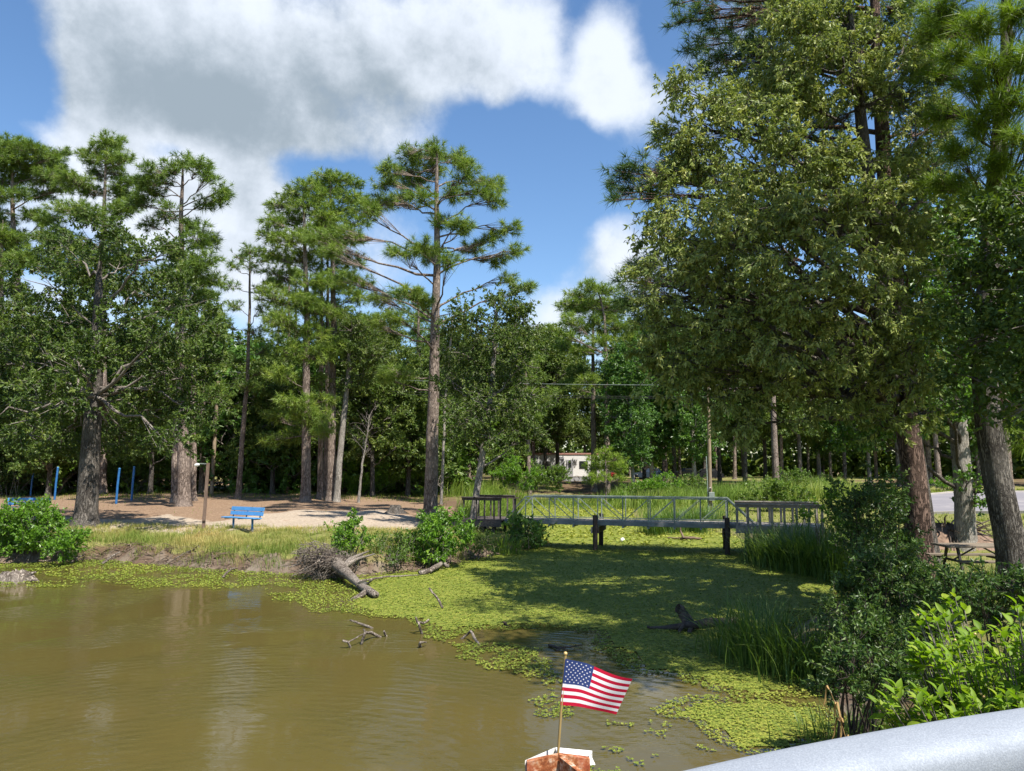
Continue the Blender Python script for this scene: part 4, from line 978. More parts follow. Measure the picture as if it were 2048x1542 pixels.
tr = np.stack([np.interp(np.linspace(-.25, tr[-1, 2], 16), tr[:, 2], tr[:, j]) for j in range(3)], -1)
broadleaf(rng, tr, .28, cl, (MT['oak_bark'], MT['oak_bark'], MT['willow_leaf']), 'oak_tree', 'huge oak with hanging olive leaves filling the upper right over the pond', bO, leaf=(.142, .052), sprays=51, nl=14, sub=7, subr=.38, droop=.55, twig_len=.34, power=.6, zmin=.3)
# pine with furrowed red bark; dark boughs reach left behind the oak
b = gd(1843, 19.5); d = b[1] 
tr = px_trunk([(1844, 1125), (1830, 1000), (1814, 860), (1800, 700), (1785, 520), (1765, 300), (1750, 60), (1745, -250)], d, rng, b)
D2 = d + 2.2
pts = [(1400, 20, 46, 24), (1360, 40, 30, 18), (1450, 50, 50, 26), (1500, 20, 50, 30), (1390, 90, 34, 26), (1430, 110, 40, 24), (1480, 100, 50, 26), (1400, 140, 26, 18), (1520, 80, 50, 30), (1350, 5, 20, 14), (1550, 20, 60, 30),
       (1240, 345, 30, 24), (1215, 365, 16, 18), (1275, 330, 34, 22), (1310, 350, 34, 22), (1260, 380, 36, 20), (1300, 385, 36, 20), (1225, 395, 18, 14), (1345, 300, 34, 26), (1325, 265, 26, 22), (1380, 330, 50, 26),
       (1270, 530, 34, 18), (1310, 520, 30, 20), (1245, 555, 22, 16), (1290, 570, 40, 20), (1260, 600, 36, 18), (1320, 600, 40, 20), (1285, 630, 30, 16), (1350, 560, 40, 24),
       (1650, 250, 60, 30), (1800, 200, 70, 40), (1880, 250, 60, 40), (1850, 120, 70, 40), (1700, 100, 60, 40), (1800, 20, 70, 40), (1900, 60, 60, 40), (1850, 330, 60, 36), (1780, 420, 60, 30), (1640, -60, 80, 40), (1760, -90, 80, 40), (1880, -60, 80, 40), (1500, -60, 80, 40), (1480, 480, 50, 30), (1560, 620, 60, 30), (1420, 740, 60, 30), (1500, 700, 50, 26)]
pads = []
for (px, py, rx, ry) in pts:
    D_ = D2 + rng.uniform(-1.2, 1.2) + (2.0 if 1380 < px < 1700 and py > 200 else 0); c = at(px, py, D_) - b; k = D_ / FPX; pads.append([*c, rx * k * 1.25, .65 * (rx + ry) * k, ry * k * 1.2])
pine(rng, tr, .33, pads, PDK, 'pine_tree', 'big pine with furrowed reddish trunk leaning left beside the picnic table', b, nn=28, w=.019, tuft=.38, dens=13, k=16, flare=.3, crown_z0=.3)
# grey furrowed trunk at the right edge with bright needles overhead
b = gpt(2030, 1168); d = b[1]
tr = px_trunk([(2034, 1175), (2006, 1010), (1976, 860), (1966, 760), (1972, 600), (1990, 400), (2010, 150), (2020, -200)], d, rng, b)
pts = [(1890, 20, 60, 30, -1), (1960, 45, 60, 30, -2.2), (2035, 20, 60, 34, -2.6), (1915, 100, 56, 28, -1.4), (1990, 120, 60, 30, -2.6), (2050, 110, 50, 34, -3), (1945, 170, 56, 28, -1.8), (2020, 200, 60, 30, -2.8), (1960, 240, 60, 30, -2.2), (2050, 265, 56, 34, -3), (1925, 300, 56, 26, -1.2), (1990, 325, 60, 30, -2.4), (2050, 370, 50, 30, -2.8), (1900, 365, 56, 24, -.4), (1965, 400, 60, 28, -1.6),
       (1860, 60, 50, 30, 1), (1870, 150, 50, 28, 1.5), (1885, 225, 50, 28, 1.5), (2030, 450, 60, 30, -1.5), (2130, 60, 90, 50, -2), (2140, 200, 90, 50, -2.5), (2130, 340, 90, 50, -2), (2020, 845, 40, 22, 0), (2055, 885, 30, 18, 0), (2000, -60, 90, 40, -1.5), (1900, -60, 80, 40, 0), (2150, -120, 90, 60, 0), (2220, 150, 90, 60, 0)]
pads = []
for (px, py, rx, ry, dd) in pts:
    D_ = d + dd; c = at(px, py, D_) - b; k = D_ / FPX; pads.append([*c, rx * k, .55 * (rx + ry) * k, ry * k])
pine(rng, tr, .31, pads, (MT['oak_bark'], MT['pine_bark_red'], MT['pine_bright']), 'pine_tree', 'thick grey trunk leaning left at the right edge with bright green needles above', b, nn=30, w=.0135, tuft=.40, dens=30, k=16, flare=.3, crown_z0=.3)
# oak beside the view whose crown hangs over the near weed and shades it
rg = np.random.default_rng(158); ob = np.array([12.4, 9.0, gz(12.4, 9.0)]); t_ = trunk_curve(13.5, (-1.2, 0), rg)
cl = []
for k in range(32):
    q = np.array([rg.uniform(5.4, 9.3), rg.uniform(7.5, 12.4), 0]); q[2] = CAMZ + (q[1] + 1.0) * 0.70 + rg.uniform(0.5, 2.4); rr_ = rg.uniform(.9, 1.35); cl.append([*(q - ob), rr_, rr_, rr_ * .55])
for (px, py, rx, ry, dd) in [(1990, 440, 50, 40, 13.2), (2050, 430, 50, 44, 12.8), (1955, 500, 50, 40, 13.6), (2020, 520, 56, 44, 13), (2070, 540, 50, 50, 12.6), (1970, 590, 54, 42, 13.4), (2040, 610, 56, 44, 12.8), (1950, 670, 46, 36, 13.8), (2010, 690, 54, 42, 13), (2070, 690, 50, 50, 12.6), (1975, 760, 44, 30, 13.4), (2040, 770, 50, 38, 12.8), (2000, 830, 34, 20, 13.2), (2140, 600, 80, 80, 12.5), (2140, 420, 80, 60, 12.5), (2120, 780, 60, 50, 12.5), (1900, 560, 40, 34, 14), (1905, 690, 40, 34, 14)]:
    c = at(px, py, dd) - ob; k = dd / FPX * 1.6; cl.append([*c, rx * k, (rx + ry) * .5 * k, ry * k])
broadleaf(rg, t_, .30, cl, (MT['oak_bark'], MT['twig'], MT['oak_leaf']), 'oak_tree', 'oak on the near right bank whose overhanging crown shades the pond weed', ob, leaf=(.13, .075), sprays=36, nl=10, twigs=False, zmin=.45, limbs=True)
# sweetgum behind the picnic table
b = gpt(1932, 1102); d = b[1]
tr = px_trunk([(1932, 1105), (1930, 1000), (1920, 880), (1915, 780), (1915, 600), (1920, 400)], d, rng, b)
pts = [(1900, 600, 50, 40, -2.5), (1880, 480, 50, 40, -2), (1850, 760, 50, 36, -2.5), (1910, 790, 50, 30, -2.5), (1820, 690, 50, 36, -2.5),
       (1960, 975, 22, 20, -.3), (1975, 950, 16, 22, -.2), (1955, 1000, 14, 10, -.3), (1965, 900, 18, 28, 0), (1960, 860, 20, 20, 0), (1935, 960, 14, 12, -.5), (1850, 420, 60, 44), (1920, 440, 60, 44), (1990, 480, 60, 44), (1830, 520, 60, 50), (1900, 540, 64, 50), (1980, 560, 64, 50), (2060, 560, 60, 60), (1820, 620, 60, 50), (1900, 640, 64, 50), (1980, 660, 60, 50), (1840, 700, 60, 46), (1920, 720, 60, 46), (2000, 740, 60, 46), (2060, 700, 60, 60),
       (1780, 780, 56, 36), (1860, 780, 60, 36), (1940, 800, 50, 30), (2020, 810, 50, 30), (1820, 840, 40, 24), (1890, 840, 40, 20), (1760, 850, 50, 30), (1720, 860, 50, 30), (1870, 370, 50, 36), (1830, 330, 40, 30), (2110, 650, 70, 70), (2130, 800, 60, 50)]
broadleaf(rng, tr, .30, px_pads(rng, pts, b, d, .55), (MT['pale_bark'], MT['oak_bark'], MT['gum_leaf']), 'sweetgum_tree', 'pale straight trunk with a leafy green side spray behind the picnic table', b, cat='sweetgum tree', leaf=(.145, .105), sprays=44, nl=10, power=.55, flare=.35, k=16, zmin=.05)
# ---- prototypes for the woodland behind, copied as individual trees
rng = np.random.default_rng(160)
HID = (0, -500, -100)
def proto_pine(i, ht, zc, Rm, npads, mats):
    t_ = trunk_curve(ht, (rng.uniform(-.6, .6), rng.uniform(-.6, .6)), rng)
    return pine(rng, t_, .26 + .003 * ht, auto_pads(rng, ht, zc, Rm, npads, t_), mats, 'pine_tree', 'woodland pine', HID, nn=18, w=.05, tuft=.55, dens=4.6, k=8, twigs=False)
def proto_oak(i, ht, zc, Rm, ncl, mats, lf=(.30, .15), sp=13, r0=.22):
    t_ = trunk_curve(ht, (rng.uniform(-.6, .6), rng.uniform(-.6, .6)), rng)
    return broadleaf(rng, t_, r0, auto_clumps(rng, ht, zc, Rm, ncl, t_), mats, 'oak_tree', 'woodland oak', HID, leaf=lf, sprays=sp, nl=12, twig_len=.6, k=8, twigs=False)
pine_protos = [proto_pine(0, 19, 11, 3.0, 24, PN), proto_pine(1, 17, 8, 3.0, 28, PN), proto_pine(2, 21, 13, 2.7, 22, PN), proto_pine(3, 15, 6, 2.6, 28, PN)]
OKD = (MT['oak_bark'], MT['twig'], MT['oak_leaf']); GUM = (MT['pale_bark'], MT['twig'], MT['gum_leaf'])
oak_protos = [proto_oak(0, 14, 3.5, 3.9, 26, OKD), proto_oak(1, 12, 2.6, 3.6, 24, OKD), proto_oak(2, 15, 4.5, 3.6, 26, GUM), proto_oak(3, 16, 5.5, 4.2, 28, OKD)]
under_protos = [proto_oak(6, 5.6, .6, 2.3, 16, GUM, (.24, .13), 15, .08), proto_oak(4, 5.5, .3, 2.6, 16, OKD, (.24, .12), 15, .09), proto_oak(5, 4.5, .2, 2.6, 14, (MT['twig'], MT['twig'], MT['shrub_mid']), (.24, .12), 15, .08)]
used = set(); NU = 0
def plant(pr, px, dd, sc, label, group, name=None):
    p = gd(px, dd)
    if pr not in used:
        used.add(pr); pr.location = tuple(p); pr.rotation_euler = (0, 0, rng.uniform(0, 6.28)); pr.scale = (sc,) * 3; pr['label'] = label; pr['group'] = group; o = pr
    else: o = dup(pr, p, rng.uniform(0, 6.28), sc, label, group)
    return o
ZONES = [(30, 'behind the big bright bush'), (130, 'behind the left blue posts'), (220, 'behind the broad oak'), (330, 'behind the right blue posts'), (420, 'behind the airy flat-topped pine'), (520, 'behind the slender leaning pine'),
         (640, 'behind the shaggy pine'), (780, 'behind the bare sapling'), (900, 'behind the lone pine'), (1060, 'behind the slim grey oak'), (1190, 'around the white trailer'), (1290, 'behind the bushy young pine'),
         (1450, 'behind the pole with meter box'), (1620, 'behind the right platform'), (1820, 'behind the huge oak')]
def zone(px):
    for lim, t in ZONES:
        if px < lim: return t
    return 'beyond the road'
def woodland(px, dd, kind, sc, which=None):
    protos = {'pine': pine_protos, 'oak': oak_protos, 'under': under_protos}[kind]
    wi = int(rng.integers(len(protos)) if which is None else which); pr = protos[wi]
    depth = 'front' if dd < 75 else ('middle' if dd < 96 else 'back')
    row = {'front': 'at the wood edge', 'middle': 'deeper in the woods', 'back': 'far back in the woods'}[depth]
    lab = {'pine': 'tall pine ', 'oak': 'bright green broadleaf tree ' if wi == 2 else 'leafy oak ', 'under': ('low bushy tree ' if sc < 1.3 else 'leafy young tree ')}[kind] + row + ' ' + zone(px)
    plant(pr, px, dd, sc, lab, 'woodland ' + (kind if sc < 1.3 or kind != 'under' else 'young tree') + 's ' + row + ' ' + zone(px))
# hand placed: the left wood edge is close and dense, the right part open with clear trunks
rows = [(58, 64, list(range(-160, 900, 92))), (68, 76, list(range(-200, 950, 84))), (80, 92, list(range(-150, 950, 90)))]
for lo, hi, xs in rows:
    for px in xs:
        px = px + rng.uniform(-30, 30); dd = rng.uniform(lo, hi)
        if 420 < px < 545: kind, sc = 'oak', rng.uniform(.80, .92) * (dd / 66) ** .5
        else: kind = 'pine' if rng.random() < .3 else 'oak'; sc = rng.uniform(.78, 1.0)
        if kind == 'pine' and px < 430: sc *= .95
        woodland(px, dd, kind, sc)
for px in range(-180, 880, 52):
    woodland(px + rng.uniform(-20, 20), rng.uniform(60, 74), 'under', rng.uniform(.7, 1.15))
for px, dd, kind, w_, sc in [(1040, 84, 'oak', 3, 1.1), (1060, 66, 'pine', 1, .82), (1115, 92, 'oak', 3, 1.15), (1092, 86, 'oak', 3, 1.05), (1270, 66, 'oak', 2, .86), (1305, 72, 'oak', 2, 1.0), (1290, 84, 'oak', 3, 1.1), (1350, 76, 'oak', 3, 1.1), (1330, 92, 'pine', 0, 1.0),
                            (1390, 70, 'oak', 2, .98), (1440, 82, 'oak', 3, 1.1), (1490, 74, 'oak', 3, 1.1), (1553, 68, 'pine', 0, 1.05), (1530, 88, 'oak', 3, 1.1), (1600, 72, 'oak', 3, 1.05), (1640, 84, 'oak', 2, 1.1), (1690, 76, 'oak', 3, 1.0), (1740, 80, 'oak', 2, 1.0), (1800, 74, 'oak', 3, 1.0), (1860, 80, 'pine', 1, 1.0), (1880, 70, 'pine', 3, .9), (1960, 78, 'oak', 3, 1.0), (2020, 72, 'pine', 0, 1.0), (2080, 80, 'oak', 3, 1.0), (2160, 74, 'oak', 0, 1.0), (2240, 80, 'pine', 1, 1.0), (960, 74, 'oak', 3, .9), (1000, 92, 'oak', 0, .9), (930, 64, 'oak', 1, .8), (985, 66, 'oak', 0, .8)]:
    woodland(px, dd, kind, sc, w_)
for px in range(930, 2300, 62):
    if rng.random() < .7: woodland(px + rng.uniform(-25, 25), rng.uniform(103, 114), 'oak', rng.uniform(.95, 1.1), 3)
    else: woodland(px + rng.uniform(-25, 25), rng.uniform(103, 114), 'pine', rng.uniform(.85, 1.0))
for px in range(900, 2300, 75):
    woodland(px + rng.uniform(-25, 25), rng.uniform(120, 128), 'oak', rng.uniform(.85, 1.0))
for px in list(range(-150, 400, 62)) + list(range(465, 900, 58)):
    woodland(px + rng.uniform(-20, 20), rng.uniform(57, 64), 'under', rng.uniform(1.4, 2.1))
for px, dd, w_, sc in [(95, 54, 1, .86), (300, 55, 0, .80), (545, 56, 1, .85), (745, 53, 0, .78), (815, 55, 1, .86), (-60, 56, 0, .9), (475, 62, 1, .84)]:
    woodland(px, dd, 'oak', sc, w_)
# distant woodland that reads as one mass
A = Acc(); n = 46000
ang = rng.uniform(-1.25, 1.25, n); rad = rng.uniform(132, 150, n); X = np.sin(ang) * rad; Y = np.cos(ang) * rad
top = 9 + 5 * fbm(X, Y, .08, 0); Z = H(X, Y) + np.where(rng.random(n) < .3, 4, top) * rng.random(n)
V, F = leaf_quads(np.stack([X, Y, Z], -1), rand_unit(rng, n), rng.uniform(.9, 1.7, n), rng.uniform(.7, 1.2, n), rng)
A.add(V, F, np.repeat(np.clip(rng.normal(.4, .2, n), 0, 1), 4)); A.build('distant_woodland', MT['oak_leaf'], smooth=False, kind='stuff')

# ------------------------------------------------------------------ shrubs and reed clumps
def shrub(seed, base_px, d, pts, mat, label, leaf=(.11, .055), sprays=120, nl=11, droop=.2, twig=.25, cat='shrub', group=None, nstem=9, stem=None, name='shrub', base=None):
    rg = np.random.default_rng(seed)
    b = base if base is not None else (gd(base_px[0], d) if d else gpt(*base_px)); d = b[1]
    cl = px_pads(rg, pts, b, d, .8)
    root = thing(name, label, cat, b, group)
    B = Acc(); Cn = Acc(); POS, DIR = [], []
    for c in cl:
        m = max(2, nstem // len(cl) + 1)
        e = c[:3] + rand_unit(rg, m) * c[3:6] * .6; s0 = np.stack([rg.normal(0, .15, m) + c[0] * .25, rg.normal(0, .15, m) + c[1] * .25, np.full(m, -.1)], -1)
        B.add(*tubes(curves(s0, np.stack([s0[:, 0] * .6 + e[:, 0] * .4, s0[:, 1] * .6 + e[:, 1] * .4, e[:, 2] * .65], -1), e, 5), np.tile(np.linspace(.016, .005, 5), (m, 1)), 4))
        ns = int(max(10, DS * sprays * (c[3] * c[4] * c[5]) ** (2 / 3)))
        su = rand_unit(rg, 6) * rg.uniform(.4, 1.0, (6, 1)); su[:, 2] += .15; u = su[rg.integers(0, 6, ns)] + rand_unit(rg, ns) * rg.random((ns, 1)) ** .5 * .5
        r_ = 1 + rg.normal(0, .12, (ns, 1)); sh = rg.random(ns) < .06; u[sh] = norm(u[sh]) * rg.uniform(1.0, 1.5, (sh.sum(), 1)); u[sh, 2] = np.abs(u[sh, 2]) + .2
        p = c[:3] + u * r_ * c[3:6]; POS.append(p); DIR.append(norm(u * .7 + rg.normal(0, .4, (ns, 3)) + np.array([0, 0, .45])))
    pos = np.concatenate(POS); di = np.concatenate(DIR); k = pos[:, 2] > .02; pos, di = pos[k], di[k]; n = len(pos)
    B.add(*tubes(np.stack([pos - di * twig * .5, pos + di * twig], 1), np.tile([.005, .002], (n, 1)), 3))
    rep = np.repeat(np.arange(n), nl); N_ = n * nl
    C = pos[rep] + di[rep] * rg.random((N_, 1)) * twig
    D = norm(di[rep] * .6 + rand_unit(rg, N_) * .8 + np.array([0, 0, -droop]))
    V, F = leaf_quads(C, D, leaf[0] * rg.uniform(.6, 1.2, N_), leaf[1] * rg.uniform(.7, 1.1, N_), rg)
    tn = np.clip(np.repeat(rg.normal(.48, .16, n), nl) + rg.normal(0, .12, N_), 0, 1)
    Cn.add(V, F, np.repeat(tn, 4))
    B.build('stems', stem or MT['twig'], root, kind='stuff'); Cn.build('foliage', mat, root, smooth=False, kind='stuff')
    return root
BR, DK, MD = MT['shrub_bright'], MT['shrub_dark'], MT['shrub_mid']
shrub(201, (60, 1116), None, [(75, 1020, 22, 18), (60, 1050, 40, 26), (20, 1060, 36, 26), (100, 1065, 34, 24), (-20, 1070, 40, 30), (50, 1090, 44, 26), (110, 1090, 34, 22), (10, 1105, 40, 20), (80, 1108, 40, 16), (-40, 1105, 40, 20), (135, 1085, 20, 18)], BR, 'big bright green bush at the water edge in the lower left corner of the bank', leaf=(.13, .07), sprays=130)
shrub(202, (136, 1114), None, [(140, 1090, 20, 22), (150, 1108, 18, 14)], MD, 'greyish low bush between the big bright bush and the grass bank', leaf=(.07, .03), sprays=150)
shrub(203, (702, 1112), None, [(690, 1060, 20, 14), (712, 1058, 18, 16), (680, 1085, 18, 18), (705, 1085, 22, 18), (722, 1080, 14, 14), (695, 1100, 22, 10)], BR, 'upright yellow-green bush behind the root plate of the fallen log', leaf=(.12, .06), sprays=130)
shrub(204, (785, 1128), None, [(785, 1085, 26, 14), (765, 1100, 20, 16), (800, 1105, 24, 18), (780, 1118, 26, 14)], MD, 'medium green bush midway between the upright bush and the hanging vines', leaf=(.09, .045), sprays=150)
shrub(205, (880, 1122), None, [(880, 1040, 18, 16), (850, 1060, 20, 22), (900, 1055, 24, 22), (920, 1080, 18, 24), (842, 1090, 18, 24), (870, 1085, 26, 26), (900, 1105, 22, 16), (865, 1112, 24, 12)], BR, 'vine draped bush with hanging bright leaves in front of the lone pine', leaf=(.16, .07), sprays=110, droop=.75)
shrub(206, (958, 1118), None, [(950, 1085, 26, 16), (975, 1090, 22, 16), (945, 1105, 26, 12), (985, 1105, 16, 10)], MD, 'scrubby bush over brown debris left of the dark rounded bush', leaf=(.09, .045), sprays=120)
shrub(207, (1050, 1098), None, [(1045, 1060, 28, 18), (1070, 1072, 20, 18), (1030, 1075, 24, 20), (1055, 1088, 30, 14), (1075, 1088, 14, 12)], MT['gum_leaf'], 'dark glossy rounded bush in front of the left end of the footbridge', leaf=(.13, .075), sprays=130)
# far bank, behind the reeds
far_bushes = [(640, 62, [(560, 960, 40, 20), (600, 955, 34, 20), (640, 965, 34, 16)], DK, 'low dark bush behind the trunks of the pine clump'), (730, 56, [(720, 935, 30, 26), (760, 925, 34, 28), (795, 935, 30, 26), (750, 965, 44, 20), (800, 965, 40, 20), (700, 970, 34, 18)], BR, 'large bright bush at the wood edge left of the lone pine'),
    (820, 58, [(835, 960, 30, 18), (870, 968, 30, 14)], MD, 'low bush running from the large bright bush to the lone pine'), (1035, 57, [(1030, 940, 26, 20), (1050, 960, 26, 18), (1010, 960, 20, 16)], BR, 'leafy bush left of the white trailer behind the reeds'),
    (1090, 60, [(1090, 955, 34, 16), (1120, 960, 30, 14), (1070, 965, 26, 12)], MD, 'greyish bush under the white trailer'), (1315, 56, [(1300, 975, 34, 10), (1330, 968, 30, 10), (1275, 980, 24, 8)], BR, 'yellow-green bush among the reeds right of the tall far pine'),
    (1382, 58, [(1380, 972, 30, 12), (1400, 968, 20, 10)], MD, 'small bush left of the utility pole with the grey box'), (1545, 44, [(1530, 985, 34, 16), (1560, 990, 30, 16), (1590, 1000, 30, 14), (1510, 998, 24, 10)], MD, 'bush with small leaves right behind the right platform railing'),
    (1600, 60, [(1590, 965, 40, 14), (1630, 970, 34, 12), (1660, 975, 24, 10)], MD, 'low hedge-like bush on the far lawn edge'), (1885, 62, [(1870, 970, 24, 10), (1895, 972, 18, 8)], BR, 'low bright bush at the far side of the road'), (20, 54.5, [(40, 890, 40, 30), (-30, 900, 44, 30), (-20, 940, 50, 30), (30, 945, 40, 26), (70, 935, 34, 26), (20, 975, 50, 14)], DK, 'dark green thicket left of the blue posts'),
    (110, 55.5, [(100, 915, 34, 24), (140, 930, 34, 28), (90, 950, 30, 20)], BR, 'sunlit shrub behind the left pair of blue posts'), (270, 58, [(240, 930, 40, 26), (290, 935, 40, 26), (330, 940, 34, 24)], MT['gum_leaf'], 'leafy green thicket behind the right pair of blue posts'), (500, 66, [(470, 945, 30, 18), (520, 950, 34, 14)], DK, 'dark thicket behind the slender leaning pine')]
for i, (px, dd, pts, mt_, lab) in enumerate(far_bushes):
    shrub(220 + i, (px, 0), dd, pts, mt_, lab, leaf=(.17, .09), sprays=60, nl=12, twig=.3)
# right bank
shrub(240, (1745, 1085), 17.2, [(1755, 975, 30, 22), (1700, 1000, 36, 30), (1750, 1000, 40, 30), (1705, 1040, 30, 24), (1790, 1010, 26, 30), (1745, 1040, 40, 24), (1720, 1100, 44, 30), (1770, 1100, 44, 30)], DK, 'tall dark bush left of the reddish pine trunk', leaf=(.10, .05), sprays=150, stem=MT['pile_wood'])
shrub(241, (1650, 1080), 23, [(1640, 1010, 24, 14), (1660, 1030, 26, 16), (1620, 1040, 24, 14), (1680, 1060, 30, 16)], BR, 'yellow-green bush at the right end of the footbridge railing', leaf=(.11, .05), sprays=100)
shrub(242, (1740, 1110), 19.5, [(1720, 1075, 40, 24), (1770, 1060, 36, 26), (1690, 1095, 34, 20), (1760, 1095, 40, 22), (1800, 1080, 26, 24)], MD, 'round bush between the reed bed and the reddish pine trunk', leaf=(.10, .05), sprays=105)
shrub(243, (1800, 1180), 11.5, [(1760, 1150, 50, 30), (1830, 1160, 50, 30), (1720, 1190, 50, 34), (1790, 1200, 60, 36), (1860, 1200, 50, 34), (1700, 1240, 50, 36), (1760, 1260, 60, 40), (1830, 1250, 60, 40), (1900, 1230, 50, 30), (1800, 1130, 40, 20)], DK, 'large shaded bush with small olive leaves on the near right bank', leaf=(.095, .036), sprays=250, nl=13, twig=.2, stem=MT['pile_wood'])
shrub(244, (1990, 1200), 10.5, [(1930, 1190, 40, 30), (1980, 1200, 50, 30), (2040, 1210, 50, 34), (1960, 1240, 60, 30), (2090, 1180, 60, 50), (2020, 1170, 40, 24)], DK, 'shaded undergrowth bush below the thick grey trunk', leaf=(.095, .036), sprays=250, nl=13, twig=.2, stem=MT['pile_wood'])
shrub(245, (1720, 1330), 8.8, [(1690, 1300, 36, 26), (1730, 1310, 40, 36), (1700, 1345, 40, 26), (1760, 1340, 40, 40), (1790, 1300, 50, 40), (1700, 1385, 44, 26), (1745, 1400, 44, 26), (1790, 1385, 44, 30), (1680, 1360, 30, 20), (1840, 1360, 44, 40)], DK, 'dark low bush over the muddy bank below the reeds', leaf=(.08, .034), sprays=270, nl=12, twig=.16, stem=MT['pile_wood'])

def reed_clump(seed, polys, n, hgt, label, mat, wid=.022, bend=.6, seg=4, y_w=.6, dry=.04):
    """polys: list of (px, d) foot points of the tuft"""
    rg = np.random.default_rng(seed)
    P = np.array([gd(px, d)[:2] for px, d in polys]); c = P.mean(0); b = np.array([c[0], c[1], max(0.0, gz(*c))])
    i = rg.integers(0, len(P), n); X = P[i, 0] + rg.normal(0, .26, n); Y = P[i, 1] + rg.normal(0, y_w, n); Z = np.maximum(H(X, Y), 0.0)
    A = Acc(); tt = np.clip(rg.normal(.4, .17, n) + (rg.random(n) < dry) * .5, 0, 1)
    lean = np.arctan2(Y - c[1], X - c[0]) + rg.normal(0, .7, n)
    blades(A, X - b[0], Y - b[1], Z - b[2], hgt * rg.uniform(.45, 1.1, n), wid * rg.uniform(.6, 1.3, n), rg, bend, seg, tt, lean)
    o = A.build('reed_clump', mat, smooth=False, loc=b); tag(o, label, 'reeds'); return o
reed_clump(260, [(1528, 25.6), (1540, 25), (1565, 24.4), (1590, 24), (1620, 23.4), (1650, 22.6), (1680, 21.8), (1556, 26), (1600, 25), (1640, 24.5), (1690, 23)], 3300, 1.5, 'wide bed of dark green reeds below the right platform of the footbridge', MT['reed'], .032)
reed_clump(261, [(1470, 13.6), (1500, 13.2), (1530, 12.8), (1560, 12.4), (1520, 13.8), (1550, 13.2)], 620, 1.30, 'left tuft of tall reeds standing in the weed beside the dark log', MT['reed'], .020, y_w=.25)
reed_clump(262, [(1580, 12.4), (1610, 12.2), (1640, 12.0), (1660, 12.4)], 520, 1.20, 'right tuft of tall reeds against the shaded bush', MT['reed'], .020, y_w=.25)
reed_clump(263, [(1010, 28), (1018, 28), (1000, 28.2)], 150, 1.15, 'small pale reed tuft left of the dark rounded bush', MT['reed_lit'], .028, y_w=.15)
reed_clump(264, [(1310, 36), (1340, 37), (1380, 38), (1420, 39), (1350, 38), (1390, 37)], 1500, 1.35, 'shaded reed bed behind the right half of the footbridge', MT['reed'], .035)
reed_clump(265, [(1660, 9.6), (1690, 9.4), (1720, 9.2)], 260, .55, 'short blue-green grass tuft at the muddy edge', MT['reed'], .012, y_w=.2)

# near buttonbush with large leaves: the 300 that show largest are leaves of their own
rg = np.random.default_rng(270)
def big_leaf_mesh(i):
    A = Acc(); n = 5; L_, w_ = 1.0, .40 + .05 * i
    t = np.linspace(0, 1, n); wv = w_ * np.sin(np.pi * t ** .8) ** .9 / 2; zc = -.30 * (t ** 2) * (.6 + .3 * i)
    Lf = np.stack([t * L_, -wv, zc + wv * .45], -1); Ce = np.stack([t * L_, 0 * t, zc], -1); Rt = np.stack([t * L_, wv, zc + wv * .45], -1)
    V = np.stack([Lf, Ce, Rt], 1).reshape(-1, 3); F = []
    for k in range(n - 1):
        F += [[3 * k, 3 * k + 1, 3 * k + 4, 3 * k + 3], [3 * k + 1, 3 * k + 2, 3 * k + 5, 3 * k + 4]]
    A.add(V, F, .30 + .12 * i); return A, V, np.array(F)
LEAF = [big_leaf_mesh(i) for i in range(4)]; LEAFM = [a.mesh('leaf', MT['button_leaf']) for a, _, _ in LEAF]
bb = np.array([3.9, 5.6, gz(3.9, 5.6)])
bush = thing('buttonbush', 'sunlit bush with large glossy light green leaves behind the handrail', 'shrub', bb)
pts = [(1880, 1250, 40, 40), (1900, 1300, 60, 40), (1960, 1290, 60, 40), (2020, 1280, 50, 40), (2060, 1260, 60, 50), (1860, 1330, 50, 34), (1930, 1350, 70, 40), (2010, 1350, 60, 40), (1830, 1390, 60, 30), (1900, 1400, 70, 40), (1980, 1400, 70, 40), (2060, 1380, 60, 60), (1800, 1420, 50, 26), (1870, 1440, 60, 30), (2100, 1320, 60, 70), (1960, 1450, 80, 40), (1905, 1215, 16, 26), (1840, 1300, 24, 24), (2120, 1430, 80, 60)]
cl = px_pads(rg, pts, bb, 5.7, .7)
ST = Acc(); stuffA = Acc(); nleaf = 0; cand = []
for c in cl:
    m = int(max(7, 130 * (c[3] * c[4] * c[5]) ** (2 / 3.)) ) + 7
    u = rand_unit(rg, m) * rg.random((m, 1)) ** .45; e = c[:3] + u * c[3:6]
    s0 = np.stack([c[0] * .35 + rg.normal(0, .12, m), c[1] * .35 + rg.normal(0, .12, m), np.full(m, -.1)], -1)
    q = curves(s0, np.stack([s0[:, 0] * .5 + e[:, 0] * .5, s0[:, 1] * .5 + e[:, 1] * .5, e[:, 2] * .5], -1), e, 6)
    ST.add(*tubes(q, np.tile(np.linspace(.011, .003, 6), (m, 1)), 5))
    for j in range(m):
        ax = norm(q[j, 5] - q[j, 4] + np.array([0, 0, .12]))
        for k in range(14):
            pos = q[j, 5] + (q[j, 3] - q[j, 5]) * (k / 13.0) ** 1.1 if k > 3 else e[j] - ax * .03 * k; a = k * 2.4 + rg.uniform(-.4, .4)
            s1 = norm(np.cross(ax, [0.3, .2, .9])); s2 = np.cross(ax, s1)
            D = norm((s1 * math.cos(a) + s2 * math.sin(a)) * (.55 + .08 * k) + ax * max(.1, (.9 - .1 * k)) + np.array([0, 0, .10]))
            cand.append((pos, D, rg.uniform(.075, .130) * (0.75 + .06 * min(k, 5))))
cand.sort(key=lambda c: (c[0][1] * .8 - c[0][2] * .5 + rg.uniform(-.25, .25)))
shown = set(range(300))
